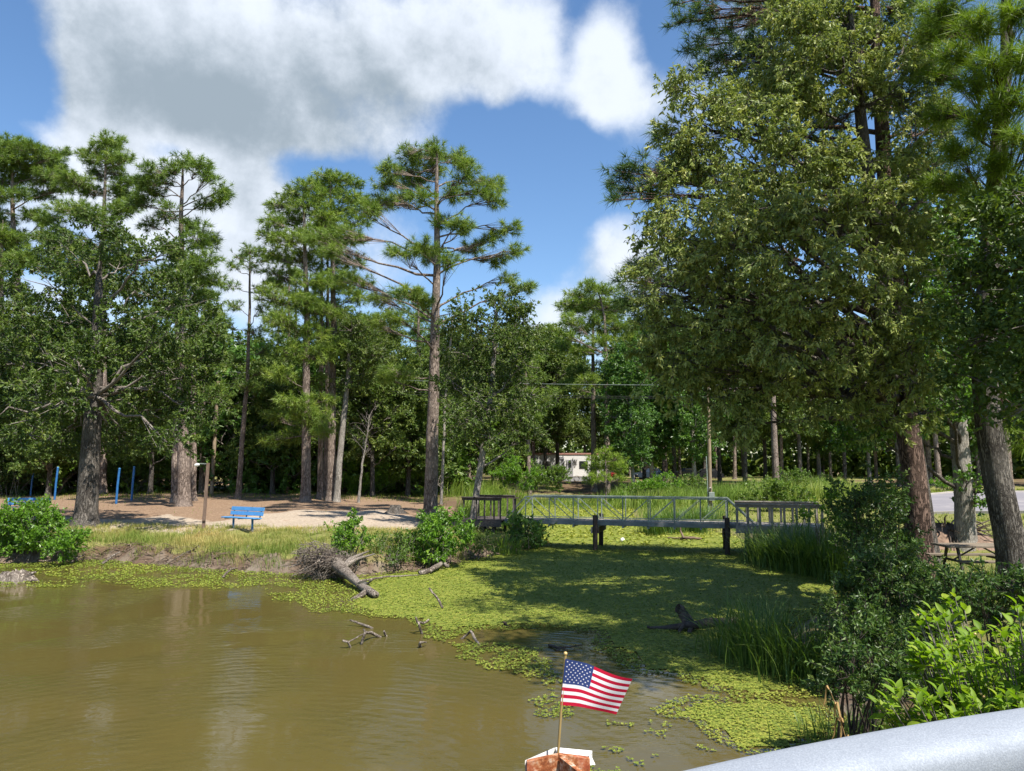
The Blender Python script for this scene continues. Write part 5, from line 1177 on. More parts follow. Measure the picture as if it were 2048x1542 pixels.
for i, (pos, D, ln) in enumerate(cand):
    X = D; side = norm(np.cross([0, 0, 1.0], X) + rg.normal(0, .25, 3)); Zv = norm(np.cross(X, side)); Y_ = np.cross(Zv, X)
    Rm_ = np.stack([X, Y_, Zv], 1); v = int(rg.integers(4))
    if i in shown:
        o = bpy.data.objects.new('leaf', LEAFM[v]); COL.objects.link(o); o.parent = bush
        M4 = Matrix([[*(Rm_[r] * ln), pos[r]] for r in range(3)] + [[0, 0, 0, 1]]); o.matrix_local = M4
    else:
        _, V, F = LEAF[v]; stuffA.add(V @ (Rm_ * ln).T + pos, F, np.clip(rg.normal(.48, .2), 0, 1))
ST.build('stems', MT['twig'], bush, kind='stuff'); stuffA.build('foliage', MT['button_leaf'], bush, kind='stuff')
def ball(c, r, n=8, sq=(1, 1, 1)):
    th = np.linspace(0, np.pi, n); ph = np.arange(2 * n) * np.pi / n
    V = np.stack([np.outer(np.sin(th), np.cos(ph)), np.outer(np.sin(th), np.sin(ph)), np.outer(np.cos(th), np.ones(2 * n))], -1) * r * np.array(sq) + np.asarray(c)
    i = np.arange(n * 2 * n).reshape(n, 2 * n); j = np.roll(i, -1, 1)
    return V.reshape(-1, 3), np.stack([i[:-1], i[1:], j[1:], j[:-1]], -1).reshape(-1, 4)
for px, py, dd in [(1905, 1400, 5.0), (1912, 1408, 5.0), (1962, 1388, 5.0), (1968, 1394, 5.02), (1910, 1280, 5.3), (1835, 1230, 5.5), (1950, 1268, 5.2)]:
    part('flower_ball', ball(at(px, py, dd) - bb, .009), MT['brass'], bush, True)

# dry reed stalks in front of the handrail
for sd, foot, tip, lab in [(280, (1716, 1470, 7.6), (1660, 1380, 7.6), 'dry orange reed stalk with drooping leaves on the mud'), (281, (1738, 1470, 7.0), (1775, 1378, 7.0), 'pale green reed stalk leaning right above the handrail')]:
    rg = np.random.default_rng(sd); f_ = at(*foot); f_[2] = max(0, gz(f_[0], f_[1])); e = at(*tip) - f_
    o = thing('dry_reed', lab, 'reed', f_)
    q = curve(np.zeros(3), e * .5 + np.array([.02, 0, .08]), e, 7); part('stalk', tubes(q, np.linspace(.007, .003, 7), 5), MT['dry_leaf'] if sd == 280 else MT['reed_lit'], o, True)
    A = Acc()
    for k in range(7):
        p = q[3 + k % 4] + rg.normal(0, .01, 3); dv = np.array([rg.uniform(-.5, .5), rg.uniform(-.2, .2), -.9 if sd == 280 else .2]); ln = rg.uniform(.12, .26)
        r_ = [p, p + np.array([dv[0] * .35 * ln, 0, .04]), p + dv * ln * .6, p + dv * ln]
        V = np.array([x + s * np.array([.012, .006, 0]) * w for x, w in zip(r_, (.5, 1, .8, .05)) for s in (-1, 1)])
        A.add(V, [[0, 1, 3, 2], [2, 3, 5, 4], [4, 5, 7, 6]], rg.uniform(.2, .9))
    A.build('leaves', MT['dry_leaf'] if sd == 280 else MT['reed_lit'], o, kind='stuff')

# ------------------------------------------------------------------ footbridge
DZ, RZ = 1.06, 2.03
NA = at(1051, 0, 30.2)[:2]; NB = at(1452, 0, 28.0)[:2]
NA = np.array([(1051 - 1024) / FPX * (30.2 * CP), 30.2]); NB = np.array([(1452 - 1024) / FPX * (28.0 * CP), 28.0])
ux = norm(NB - NA); LEN = np.linalg.norm(NB - NA); vy = np.array([-ux[1], ux[0]])  # vy points away from the camera
BW = 1.30
def bp(s, v, z): p = NA + ux * s + vy * v; return np.array([p[0], p[1], z])
bridge = thing('footbridge', 'grey metal truss footbridge crossing the weedy inlet on dark piles', 'footbridge', (0, 0, 0))
SW = MT['steel']
nb = 8
for v in (0.0, BW):
    part('top_rail', beam(bp(0, v, RZ), bp(LEN, v, RZ), .05, .05), SW, bridge, bevel=.008)
    part('end_rail', beam(bp(0, v, RZ), bp(-.85, v, DZ + .06), .045, .045), SW, bridge, bevel=.006)
    part('end_rail', beam(bp(LEN, v, RZ), bp(LEN + .95, v, DZ + .06), .045, .045), SW, bridge, bevel=.006)
    part('side_girder', beam(bp(-.9, v, DZ - .03), bp(LEN + .95, v, DZ - .03), .06, .15), MT['steel_deck'], bridge, bevel=.006)
    part('toe_rail', beam(bp(-.6, v, DZ + .10), bp(LEN + .6, v, DZ + .10), .03, .03), SW, bridge)
    off = 0 if v == 0 else -.06
    for k in range(nb + 1):
        s = LEN * k / nb + off
        part('upright', beam(bp(s, v, DZ - .02), bp(s, v, RZ - .025), .04, .04), SW, bridge)
    for k in range(nb):
        s0, s1 = LEN * k / nb + off, LEN * (k + 1) / nb + off
        a_, b_ = ((s0, RZ - .05), (s1, DZ + .06)) if k < 4 else ((s0, DZ + .06), (s1, RZ - .05))
        part('diagonal_brace', beam(bp(a_[0], v, a_[1]), bp(b_[0], v, b_[1]), .028, .028), SW, bridge)
for k in range(nb + 1):
    part('cross_beam', beam(bp(LEN * k / nb, -.06, DZ - .15), bp(LEN * k / nb, BW + .06, DZ - .15), .07, .07), MT['steel'], bridge)
pm = None; np_ = 62
for k in range(np_):
    s = -.85 + (LEN + 1.75) * (k + .5) / np_
    if pm is None:
        V, F = box((0, 0, 0), ((LEN + 1.75) / np_ - .012, BW - .10, .03)); pm = Acc().add(V, F).mesh('plank', MT['deck_wood'], False)
    o = bpy.data.objects.new('plank', pm); COL.objects.link(o); o.parent = bridge
    o.location = tuple(bp(s, BW / 2, DZ + .045 + rng.uniform(-.003, .003))); o.rotation_euler = (0, 0, math.atan2(ux[1], ux[0]))
def pile(p, top, r, lean=(0, 0)):
    q = np.stack([np.linspace(p[0], p[0] + lean[0], 6), np.linspace(p[1], p[1] + lean[1], 6), np.linspace(-.9, top, 6)], -1)
    A = Acc(); A.add(*tubes(q, np.full(6, r), 12)); A.add(*tubes(np.array([[q[-1, 0], q[-1, 1], top], [q[-1, 0], q[-1, 1], top + .01]]), np.array([r, .004]), 12))
    return A
for sx in (2.83, 7.74):
    for v in (-.24, BW + .22):
        p = bp(sx + (0.02 if v < 0 else -.06), v, 0); pile(p, DZ + (.30 if v < 0 else .25), .095, (rng.uniform(.0, .05), 0)).build('pile', MT['pile_wood'], bridge, True)
    part('pile_cap', beam(bp(sx - .10, -.30, DZ - .28), bp(sx - .10, BW + .30, DZ - .28), .06, .22), MT['deck_wood'] if sx < 5 else MT['pile_wood'], bridge)
    part('pile_cap', beam(bp(sx + .14, -.30, DZ - .28), bp(sx + .14, BW + .30, DZ - .28), .06, .22), MT['pile_wood'], bridge)
# wooden platforms at both ends
def platform(name, label, s0, s1, wood, posts, topz, open_far=True, rail2=True, vn=-.32, vf=BW + .34):
    o = thing(name, label, 'deck platform', (0, 0, 0))
    for v in (vn, vf):
        part('rail', beam(bp(s0 - .02, v, topz), bp(s1, v, topz), .14, .04, (0, 0, 1)), wood, o, bevel=.004)
        part('rail', beam(bp(s0, v + .03, topz - .075), bp(s1, v + .03, topz - .075), .035, .10), wood, o, bevel=.004)
        part('fascia_board', beam(bp(s0, v - .02, DZ - .12), bp(s1, v - .02, DZ - .12), .04, .24), wood, o)
        for s in posts:
            part('post', beam(bp(s, v + .05 if v < 0 else v - .02, DZ - .22), bp(s, v + .05 if v < 0 else v - .02, topz - .12), .07, .07), wood, o, bevel=.005)
    n = int((s1 - s0) / .15); me = Acc().add(*box((0, 0, 0), ((s1 - s0) / n - .012, vf - vn - .02, .035))).mesh('plank', wood, False)
    for k in range(n):
        q = bpy.data.objects.new('plank', me); COL.objects.link(q); q.parent = o; q.location = tuple(bp(s0 + (s1 - s0) * (k + .5) / n, (vn + vf) / 2, DZ + .02 + rng.uniform(-.003, .003))); q.rotation_euler = (0, 0, math.atan2(ux[1], ux[0]))
    for s in (s0 + .4, (s0 + s1) / 2, s1 - .4):
        for v in (vn + .15, vf - .15):
            p = bp(s, v, 0); g0 = gz(p[0], p[1]) - .4
            part('footing_post', beam(bp(s, v, g0), bp(s, v, DZ - .1), .12, .12), MT['dark_wood'], o)
    return o
platform('deck_platform', 'dark stained wooden platform with railing at the left end of the footbridge', -2.62, -.92, MT['dark_wood'], [-2.55, -2.0, -1.65, -1.25, -.98], 1.99)
part('rail', beam(bp(-.92, -.32, 1.99), bp(-.20, -.32, 1.99), .14, .04), MT['post_wood'], bpy.data.objects['deck_platform'])
part('post', beam(bp(-.36, -.27, DZ - .2), bp(-.36, -.27, 1.95), .085, .085), MT['dark_wood'], bpy.data.objects['deck_platform'])
platform('deck_platform', 'weathered pale wooden platform with post railing at the right end of the footbridge', LEN + .28, LEN + 3.35, MT['deck_wood'], [LEN + .34, LEN + .72, LEN + 1.14, LEN + 1.56, LEN + 1.98, LEN + 2.40, LEN + 2.82, LEN + 3.26], 1.88)

# ------------------------------------------------------------------ benches
def bench(label, p, rz, w=1.78):
    o = thing('park_bench', label, 'bench', p, 'blue benches on the bank', rz); BL = MT['blue_paint']
    # local: +x along the seat, -y towards the sitter's front
    for y, z in ((-.16, .455), (.05, .445)): part('seat_slat', box((0, y - .05, z), (w, .19, .04)), BL, o, bevel=.008)
    bt = math.radians(14)
    for k in range(2):
        zz = .60 + k * .165; yy = .15 + k * .042
        V, F = box((0, 0, 0), (w, .035, .145)); c, s_ = math.cos(-bt), math.sin(-bt)
        V = np.stack([V[:, 0], V[:, 1] * c - V[:, 2] * s_, V[:, 1] * s_ + V[:, 2] * c], -1) + np.array([0, yy, zz]); part('back_slat', (V, F), BL, o, bevel=.006)
    for x in (-.48 * w + .12, 0, .48 * w - .12):
        part('bracket', beam((x, .13, .46), (x, .225, .80), .045, .02, (0, 1, 0)), MT['dark_metal'], o)
        part('bracket', beam((x, -.25, .415), (x, .14, .405), .04, .03), MT['dark_metal'], o)
    for x in (-.52, .52): part('leg', tubes(np.array([[x, -.02, -.25], [x, -.02, .1], [x, -.02, .41]]), np.full(3, .04), 10), MT['blue_metal'], o, True)
    return o
p = gpt(486, 1060); bench('blue slatted bench in full view right of the lamp post', p, R(-30))
p = gpt(52, 1034); bench('blue bench half hidden by the bright bush at the left', p, R(8), 1.8)
# lamp post, blue posts
p = gpt(406, 1060)
lp = thing('lamp_post', 'thin square wooden post with a small lamp arm left of the bench', 'lamp post', p)
hp = at(412, 926, p[1])[2] - p[2]
part('post', beam((0, 0, -.3), (.09, 0, hp), .10, .10), MT['post_wood'], lp, bevel=.006); part('lamp_arm', beam((.09, 0, hp - .03), (-.22, -.04, hp - .02), .04, .035), MT['steel'], lp); part('lamp', tubes(np.array([[-.22, -.04, hp - .06], [-.32, -.05, hp - .07], [-.40, -.06, hp - .09]]), np.array([.035, .075, .04]), 10), MT['plastic_white'], lp, True); part('socket_box', box((.045, -.07, .45), (.12, .06, .18)), MT['post_wood'], lp)
for i, (px, py, top, lx) in enumerate([(61, 992, 938, .08), (109, 999, 935, .06), (232, 1008, 937, .06), (263, 1001, 934, .04)]):
    p = gpt(px, py); hgt = at(px, top, p[1])[2] - p[2]
    lab = ['leftmost of the four leaning blue posts, behind the half hidden bench', 'blue post between the leftmost post and the broad oak trunk', 'nearest blue post just right of the broad oak trunk', 'rightmost of the four blue posts, against the dark thicket'][i]
    o = thing('blue_post', lab, 'post', p, 'blue metal posts'); part('shaft', tubes(np.array([[0, 0, -.3], [lx / 2, 0, hgt / 2], [lx * 1.6, 0, hgt]]), np.full(3, .065), 10), MT['blue_metal'], o, True); part('cap', ball((lx * 1.6, 0, hgt), .07, 6, (1, 1, .6)), MT['blue_paint'], o, True)

# ------------------------------------------------------------------ utility poles and wires
def upole(label, base, top, lean, r=.13):
    o = thing('utility_pole', label, 'utility pole', base); h = top - base[2]
    q = np.stack([np.linspace(0, lean, 6), np.zeros(6), np.linspace(-.4, h, 6)], -1); part('shaft', tubes(q, np.linspace(r, r * .75, 6), 12), MT['pole_wood'], o, True)
    part('insulator', ball((lean + .10, -.02, h - .25), .06, 6), MT['plastic_white'], o, True); part('insulator', ball((lean + .10, -.02, h - 1.4), .06, 6), MT['plastic_white'], o, True)
    return o, np.array([base[0] + lean, base[1], base[2] + h])
b1 = gd(423, 55); o1, t1 = upole('tan utility pole leaning right in the clearing behind the lamp post', b1, at(435, 762, 55)[2], at(436, 762, 55)[0] - b1[0], .15)
b2 = gd(1421, 46); o2, t2 = upole('utility pole with grey meter box beside the reeds behind the footbridge', b2, at(1416, 770, 46)[2], at(1416, 770, 46)[0] - b2[0], .13)
part('conduit', tubes(np.array([[-.16, -.10, -.1], [-.16, -.10, 1.0], [-.20, -.10, 3.4]]), np.full(3, .035), 8), MT['steel'], o2, True); part('conduit', tubes(np.array([[.10, -.16, -.1], [.10, -.16, .5]]), np.full(2, .03), 8), MT['steel'], o2, True)
part('meter_box', box((.04, -.20, .95), (.34, .16, .52)), MT['steel'], o2, bevel=.02); part('meter', tubes(np.array([[0, -.14, 1.42], [0, -.26, 1.42]]), np.array([.09, .08]), 12), MT['white_panel'], o2, True)
for i, (ya, yb, dz) in enumerate([(742, 770, 0), (765, 793, 0), (771, 796, 0)]):
    a_ = at(436, ya, 55); c_ = at(1440, yb, 47); t = np.linspace(0, 1, 24)[:, None]
    q = a_ * (1 - t) + c_ * t; q[:, 2] -= 4 * .30 * (t * (1 - t))[:, 0]
    o = Acc().add(*tubes(q, np.full(24, .014), 4)).build('power_line', MT['black'] if i else MT['steel'], None, True)
    tag(o, ['top wire strung between the two utility poles', 'middle wire strung between the two utility poles', 'lowest wire strung between the two utility poles'][i], 'power line', 'wires between the utility poles')

# ------------------------------------------------------------------ trailer, cars, kiosk far behind
b = gd(1138, 99); WP = MT['white_panel']
rv = thing('white_trailer', 'long white trailer home with reddish roof edge parked in the woods', 'trailer', b, None, R(-3))
Lr, Hr = 9.0, 3.0
part('body', box((0, 0, .55 + Hr / 2), (Lr, 2.5, Hr)), WP, rv, bevel=.08); part('roof_edge', box((0, -.02, .55 + Hr + .04), (Lr + .15, 2.62, .20)), MT['red_trim'], rv)
part('porch_panel', box((-1.2, -1.29, 1.9), (1.1, .06, 2.6)), MT['grey_panel'], rv); part('door', box((.1, -1.30, 1.7), (.85, .06, 2.2)), MT['grey_panel'], rv); dr = bpy.data.objects['door']; part('door_window', box((.1, -1.345, 2.2), (.4, .03, .8)), MT['glass'], dr); part('door_handle', box((.42, -1.35, 1.6), (.05, .05, .16)), MT['steel'], dr)
for x, w_ in ((1.9, 1.1), (-3.0, .9), (3.6, .8)): part('window', box((x, -1.28, 2.15), (w_, .05, .95)), MT['glass'], rv)
part('skirting', box((0, -1.15, .30), (Lr - .2, .1, .6)), MT['grey_panel'], rv)
for x in (-1.5, -.6, 1.0): part('wheel', tubes(np.array([[x, -1.0, .38], [x, -1.27, .38]]), np.array([.36, .36]), 14), MT['black'], rv, True)
def car(label, px, d, rz, mat, group='cars parked in the woods'):
    p = gd(px, d); o = thing('parked_car', label, 'car', p, group, rz)
    prof = [(-2.2, .35), (-2.2, .85), (-1.95, 1.0), (-1.55, 1.05), (-1.15, 1.55), (.45, 1.58), (1.05, 1.08), (1.95, .95), (2.2, .75), (2.2, .35)]
    V = np.array([[x, s * (.85 if z < 1.1 else .70), z] for s in (-1, 1) for x, z in prof]); n = len(prof); A = Acc()
    F = [[k, (k + 1) % n, n + (k + 1) % n, n + k] for k in range(n)]; A.add(V, F)
    for s in (0, n): A.add(V, [[s + 0, s + 1, s + 8, s + 9], [s + 1, s + 2, s + 7, s + 8], [s + 2, s + 3, s + 6, s + 7], [s + 3, s + 4, s + 5, s + 6]])
    A.build('body', mat, o, False)
    for s in (-1, 1): part('side_window', box((-.35, s * .775, 1.30), (1.35, .06, .36)), MT['glass'], o)
    part('windscreen', beam((.48, 0, 1.555), (1.02, 0, 1.115), 1.25, .03), MT['glass'], o)
    part('rear_window', beam((-1.19, 0, 1.50), (-1.52, 0, 1.10), 1.2, .03), MT['glass'], o)
    for x in (-1.35, 1.4):
        for s in (-1, 1): part('wheel', tubes(np.array([[x, s * .65, .33], [x, s * .87, .33]]), np.full(2, .33), 14), MT['black'], o, True)
    for s in (-.6, .6): part('headlight', box((2.2, s, .72), (.04, .3, .14)), WP, o)
    return o
car('dark blue car parked in shade right of the young pine', 1298, 104, R(200), MT['car_dark']); car('black car parked in shade left of the utility pole with the box', 1412, 100, R(175), MT['car_black']); car('dark car glimpsed between trunks just left of the black car', 1372, 112, R(180), MT['car_black'])
b = gd(1289, 112)
k_ = thing('brick_kiosk', 'small reddish pillar with pale cap beside the dark blue car', 'kiosk', b); part('wall', box((0, 0, 1.1), (1.2, 1.2, 2.2)), MT['brick_red'], k_); part('cap', box((0, 0, 2.32), (1.9, 1.6, .24)), WP, k_)
b = gd(1222, 96); o = thing('red_tractor', 'small red machine behind the bushy young pine', 'tractor', b, None, R(40))
part('hood', box((.35, 0, .85), (1.0, .55, .5)), MT['red_paint'], o, bevel=.06); part('seat', box((-.5, 0, .95), (.45, .5, .12)), MT['black'], o, bevel=.04); part('seat_back', box((-.7, 0, 1.2), (.1, .5, .45)), MT['black'], o, bevel=.04); part('steering_wheel', tubes(np.array([[-.05, 0, 1.25], [-.02, 0, 1.28]]), np.array([.2, .2]), 12), MT['black'], o)
for x, r in ((-.45, .5), (.65, .32)):
    for s in (-1, 1): part('wheel', tubes(np.array([[x, s * .36, r], [x, s * .58, r]]), np.full(2, r), 16), MT['black'], o, True)

# ------------------------------------------------------------------ picnic table
b = gd(1962, 17.6); b[2] = gz(b[0], b[1]); tz = at(1950, 1089, 17.6)[2] - b[2]
pt = thing('picnic_table', 'brown plank picnic table with metal frame under the right trees', 'picnic table', b, None, R(-2))
for k in range(5): part('table_plank', box((0, -.30 + .15 * k, tz - .02), (1.83, .14, .04)), MT['table_wood'], pt, bevel=.004)
for s in (-1, 1):
    part('seat_plank', box((.06, s * .68, tz - .31), (1.83, .24, .04)), MT['table_wood'], pt, bevel=.004)
    x = s * .62
    for y in (-1, 1): part('leg', beam((x, y * .22, tz - .05), (x, y * .52, -.15), .05, .05), MT['brown_metal'], pt)
    part('seat_support', beam((x, -.78, tz - .355), (x, .78, tz - .355), .05, .05), MT['brown_metal'], pt)
    part('brace', beam((x, 0, tz - .36), (s * .08, 0, tz - .06), .03, .03), MT['brown_metal'], pt)

# ------------------------------------------------------------------ stump, uprooted mound, driftwood
rg = np.random.default_rng(300)
def rough_lathe(prof, k=18, amp=.08, rg=rg, squash=(1, 1)):
    A = []; ph = np.arange(k) * 2 * np.pi / k; lob = 1 + .18 * np.sin(5 * ph + 1) + .1 * np.sin(9 * ph)
    for r, z, a in prof: A.append(np.stack([r * (1 + a * (lob - 1) * 4) * np.cos(ph) * squash[0], r * (1 + a * (lob - 1) * 4) * np.sin(ph) * squash[1], z + rg.normal(0, amp * .25, k) * (z > 0)], -1))
    V = np.array(A); n = len(prof); i = np.arange(n * k).reshape(n, k); j = np.roll(i, -1, 1)
    return V.reshape(-1, 3), np.stack([i[:-1], j[:-1], j[1:], i[1:]], -1).reshape(-1, 4)
p = gpt(790, 1027); o = thing('tree_stump', 'low weathered tree stump on the sandy path left of the lone pine', 'tree stump', p)
part('stump', rough_lathe([(.62, -.1, .8), (.42, .06, .7), (.30, .20, .4), (.25, .40, .3), (.18, .43, .2), (.01, .38, 0)]), MT['oak_bark'], o, True)
p = gd(1895, 23.5); o = thing('root_mound', 'reddish brown upturned earth and roots behind the sweetgum trunk', 'root mound', p)
part('earth', rough_lathe([(2.0, -.2, .3), (1.5, .15, .3), (.95, .42, .3), (.5, .62, .2), (.02, .68, 0)], 24, .2, squash=(1, .55)), MT['earth'], o, True)
A = Acc()
for i in range(60):
    a = rg.uniform(0, 6.28); s0 = np.array([math.cos(a) * .7, math.sin(a) * .4, rg.uniform(.3, .8)]); e = s0 + np.array([math.cos(a) * rg.uniform(.3, 1.2), math.sin(a) * .5, rg.uniform(-.6, .35)]); A.add(*tubes(curve(s0, (s0 + e) / 2 + rg.normal(0, .15, 3), e, 5), np.linspace(.035, .008, 5), 4))
A.build('roots', MT['wet_log'], o, kind='stuff')

def stick(name, label, pts, r0, r1, mat, cat='driftwood', group=None, k=7, extra=(), base=None, jit=.15):
    r0, r1 = r0 * .82, r1 * .82; P = np.array(pts, float); b = P[0].copy(); b[2] = min(b[2], P[:, 2].min()); o = thing(name, label, cat, b, group)
    t = np.linspace(0, 1, 11); tt = np.linspace(0, 1, len(P)); Q = np.stack([np.interp(t, tt, P[:, j]) for j in range(3)], -1) - b
    Q[1:-1] += rg.normal(0, r0 * jit, (9, 3)); rr = np.linspace(r0, r1, 11) * (1 + rg.normal(0, .06, 11))
    rr2 = np.r_[.004, rr, .004]; Q2 = np.concatenate([Q[:1], Q, Q[-1:]]); part('stem', tubes(Q2, rr2, k), mat, o, True)
    for e in extra:
        E = np.array(e[0], float); t = np.linspace(0, 1, 7); tt = np.linspace(0, 1, len(E)); q = np.stack([np.interp(t, tt, E[:, j]) for j in range(3)], -1) - b; q[1:-1] += rg.normal(0, e[1] * .15, (5, 3))
        part('branch', tubes(q, np.linspace(e[1], e[2], 7), k), mat, o, True)
    return o
DW, WL = MT['driftwood'], MT['wet_log']
def pz(px, py, ref_px, ref_py):
    """point above the water at the distance of the water point (ref_px, ref_py)"""
    return at(px, py, onz(ref_px, ref_py, 0)[1])
# fallen log with its root plate
A0 = onz(700, 1172, 0); 
lb = np.array([A0[0], A0[1], 0]); log = thing('fallen_log', 'bleached fallen log with a matted root plate reaching from the bank into the pond', 'fallen log', lb)
c0 = pz(672, 1128, 672, 1160); c1 = pz(700, 1152, 700, 1172); c2 = pz(722, 1172, 722, 1184); c3 = pz(752, 1190, 752, 1198) 
Q = np.array([c0, (c0 + c1) / 2, c1, (c1 + c2) / 2, c2, (c2 + c3) / 2, c3, c3 + (c3 - c2) * .02]) - lb
part('trunk', tubes(Q, np.array([.21, .17, .135, .11, .095, .105, .085, .02]), 12), DW, log, True)
e0 = pz(736, 1180, 736, 1190); e1 = pz(712, 1196, 712, 1198); e2 = pz(696, 1202, 696, 1202)
part('branch', tubes(np.array([e0, (e0 + e1) / 2 + [0, 0, -.02], e1, e2]) - lb, np.array([.08, .075, .06, .015]), 8), DW, log, True)
for (ax, ay) in ((750, 1108), (738, 1102), (720, 1108), (726, 1112)):
    e = pz(ax, ay, 690, 1160); part('root', tubes(np.array([c0 * .6 + c1 * .4, (c0 + e) / 2 + [.05, 0, 0], e]) - lb, np.array([.075, .055, .02]), 7), DW, log, True)
A = Acc(); m = 950
cen = pz(655, 1118, 660, 1158) - lb
u = rand_unit(rg, m); pos = cen + u * np.array([.88, .75, .50]) * rg.random((m, 1)) ** .35 + np.array([0, 0, -.05]); pos[:, 2] -= .28 * (pos[:, 0] - cen[0])
ed = norm(rg.normal(size=(m, 3)) + np.array([-.5, -.2, -.5])); ln = rg.uniform(.12, .42, (m, 1)); e = pos + ed * ln
A.add(*tubes(curves(pos, (pos + e) / 2 + rg.normal(0, .07, (m, 3)), e, 4), np.tile(np.linspace(.012, .003, 4), (m, 1)) * rg.uniform(.5, 1.5, (m, 1)), 3))
m = 60; s0 = cen + rand_unit(rg, m) * np.array([.5, .5, .2]); e = s0 + np.stack([rg.uniform(-1.2, .3, m), rg.uniform(-.5, .3, m), rg.uniform(-.55, .1, m)], -1); e[:, 2] = np.maximum(e[:, 2], -.05)
A.add(*tubes(curves(s0, (s0 + e) / 2 + rg.normal(0, .15, (m, 3)), e, 5), np.tile(np.linspace(.02, .006, 5), (m, 1)), 4))
A.build('root_mat', DW, log, kind='stuff')
part('root_core', ball(cen + np.array([.05, .1, -.12]), .5, 8, (1.1, .9, .55)), MT['wet_log'], log, True)
# turtle on the log
tp = pz(726, 1170, 722, 1184); tu = thing('turtle', 'small dark turtle with raised head basking on the fallen log', 'turtle', tp, None, R(-15))
part('shell', ball((0, 0, .045), .14, 8, (1.1, .8, .42)), MT['turtle'], tu, True); part('head', tubes(np.array([[.12, 0, .03], [.19, 0, .09], [.23, 0, .12], [.26, 0, .125]]), np.array([.03, .026, .032, .008]), 8), MT['turtle'], tu, True)
for x, y in ((.09, .1), (.09, -.1), (-.1, .1), (-.1, -.1)): part('leg', tubes(np.array([[x, y * .7, .03], [x * 1.25, y * 1.2, .0], [x * 1.35, y * 1.35, -.02]]), np.array([.025, .024, .012]), 6), MT['turtle'], tu, True)
# logs and sticks
stick('driftwood_log', 'short cracked grey log on the weed below the hanging vines', [onz(838, 1147, .05), onz(862, 1140, .13), pz(885, 1126, 885, 1138), pz(896, 1132, 896, 1140)], .11, .07, DW, k=9)
stick('driftwood_branch', 'long flat branch along the weed edge right of the fallen log', [onz(715, 1163, .03), onz(745, 1158, .09), onz(775, 1153, .05), onz(840, 1150, .03)], .05, .02, DW)
stick('driftwood_stick', 'straight pale stick rising slanted from the weed', [pz(885, 1216, 885, 1218), pz(876, 1198, 884, 1216), pz(858, 1176, 883, 1214)], .035, .03, DW)
stick('driftwood_branch', 'thin branch lying on the pond above the three-legged branch', [pz(700, 1240, 735, 1252), pz(720, 1247, 738, 1253), onz(745, 1257, 0)], .022, .035, DW)
stick('driftwood_branch', 'three-legged bleached branch standing in the open water', [onz(722, 1294, -.05), pz(728, 1270, 724, 1290), pz(731, 1264, 726, 1288), pz(745, 1266, 745, 1276), onz(764, 1277, -.03)], .03, .04, DW, extra=[([pz(731, 1266, 726, 1288), pz(727, 1257, 726, 1288)], .022, .015), ([pz(726, 1268, 726, 1288), pz(697, 1284, 712, 1296)], .012, .014), ([pz(685, 1281, 700, 1297), pz(696, 1284, 700, 1297), onz(702, 1298, -.03)], .022, .02)])
stick('driftwood_branch', 'forked dead branch with a side arm at the ragged weed edge', [onz(846, 1272, -.05), pz(838, 1250, 845, 1270), pz(831, 1234, 844, 1268)], .035, .02, DW, extra=[([pz(836, 1245, 845, 1268), pz(850, 1246, 850, 1262), pz(858, 1239, 855, 1260)], .026, .018), ([pz(834, 1244, 845, 1268), pz(832, 1238, 844, 1268)], .02, .01)])
stick('driftwood_branch', 'bent branch like an upturned V in the pond', [onz(920, 1280, -.02), pz(934, 1270, 930, 1278), pz(941, 1262, 936, 1280), pz(950, 1278, 955, 1288), onz(962, 1292, -.03)], .028, .03, DW)
stick('driftwood_stub', 'small stub of driftwood with a white tip below the forked branch', [onz(841, 1297, -.05), pz(839, 1286, 841, 1297), pz(846, 1283, 843, 1296), pz(854, 1285, 850, 1292)], .04, .012, DW)
stick('driftwood_stub', 'tiny stub poking from the water right of the three-legged branch', [onz(773, 1276, -.04), pz(768, 1262, 772, 1275)], .03, .025, DW)
stick('driftwood_stub', 'dark stub in the weed left of the shade of the oak', [onz(1016, 1256, -.03), pz(1008, 1243, 1015, 1254)], .05, .035, WL)
stick('driftwood_branch', 'small black branch floating behind the flag', [onz(1098, 1290, .02), pz(1115, 1296, 1118, 1300), onz(1135, 1294, .05), onz(1165, 1290, .03)], .035, .012, WL, extra=[([onz(1112, 1303, .0), pz(1122, 1296, 1122, 1300), onz(1136, 1300, .02)], .02, .01)])
# dark log on the right with upright stub
stick('fallen_log', 'dark rotting log with an upright broken stub beside the tall reeds', [onz(1300, 1257, -.02), onz(1340, 1256, .05), onz(1380, 1250, .13), onz(1420, 1246, .18), onz(1475, 1245, .2)], .05, .13, WL, 'fallen log', k=10, extra=[([onz(1382, 1250, .1), pz(1368, 1232, 1375, 1254), pz(1355, 1216, 1370, 1254)], .12, .10), ([pz(1372, 1234, 1374, 1254), pz(1366, 1250, 1366, 1264), onz(1358, 1268, .0)], .045, .03), ([onz(1384, 1246, .12), onz(1378, 1268, .0)], .07, .04), ([onz(1295, 1254, .06), onz(1312, 1257, .06)], .03, .012)])
# driftwood stump at the left edge
p = onz(28, 1164, 0); o = thing('driftwood_stump', 'gnarled grey driftwood stump lying in the water at the left edge', 'driftwood', p)
part('stump', rough_lathe([(.50, -.08, .5), (.46, .08, .6), (.30, .22, .6), (.15, .28, .4), (.01, .26, 0)], 16, .2, squash=(1.15, .6)), DW, o, True)
for ex in ([-.45, 0, .05, -.75, -.1, -.02], [.3, 0, .12, .62, .0, .28], [.4, 0, .05, .75, -.05, .02], [-.2, -.1, .15, -.6, -.3, .0]):
    part('root', tubes(curve(np.array(ex[:3]), (np.array(ex[:3]) + np.array(ex[3:])) / 2 + [0, 0, .05], np.array(ex[3:]), 6), np.linspace(.09, .02, 6), 7), DW, o, True)
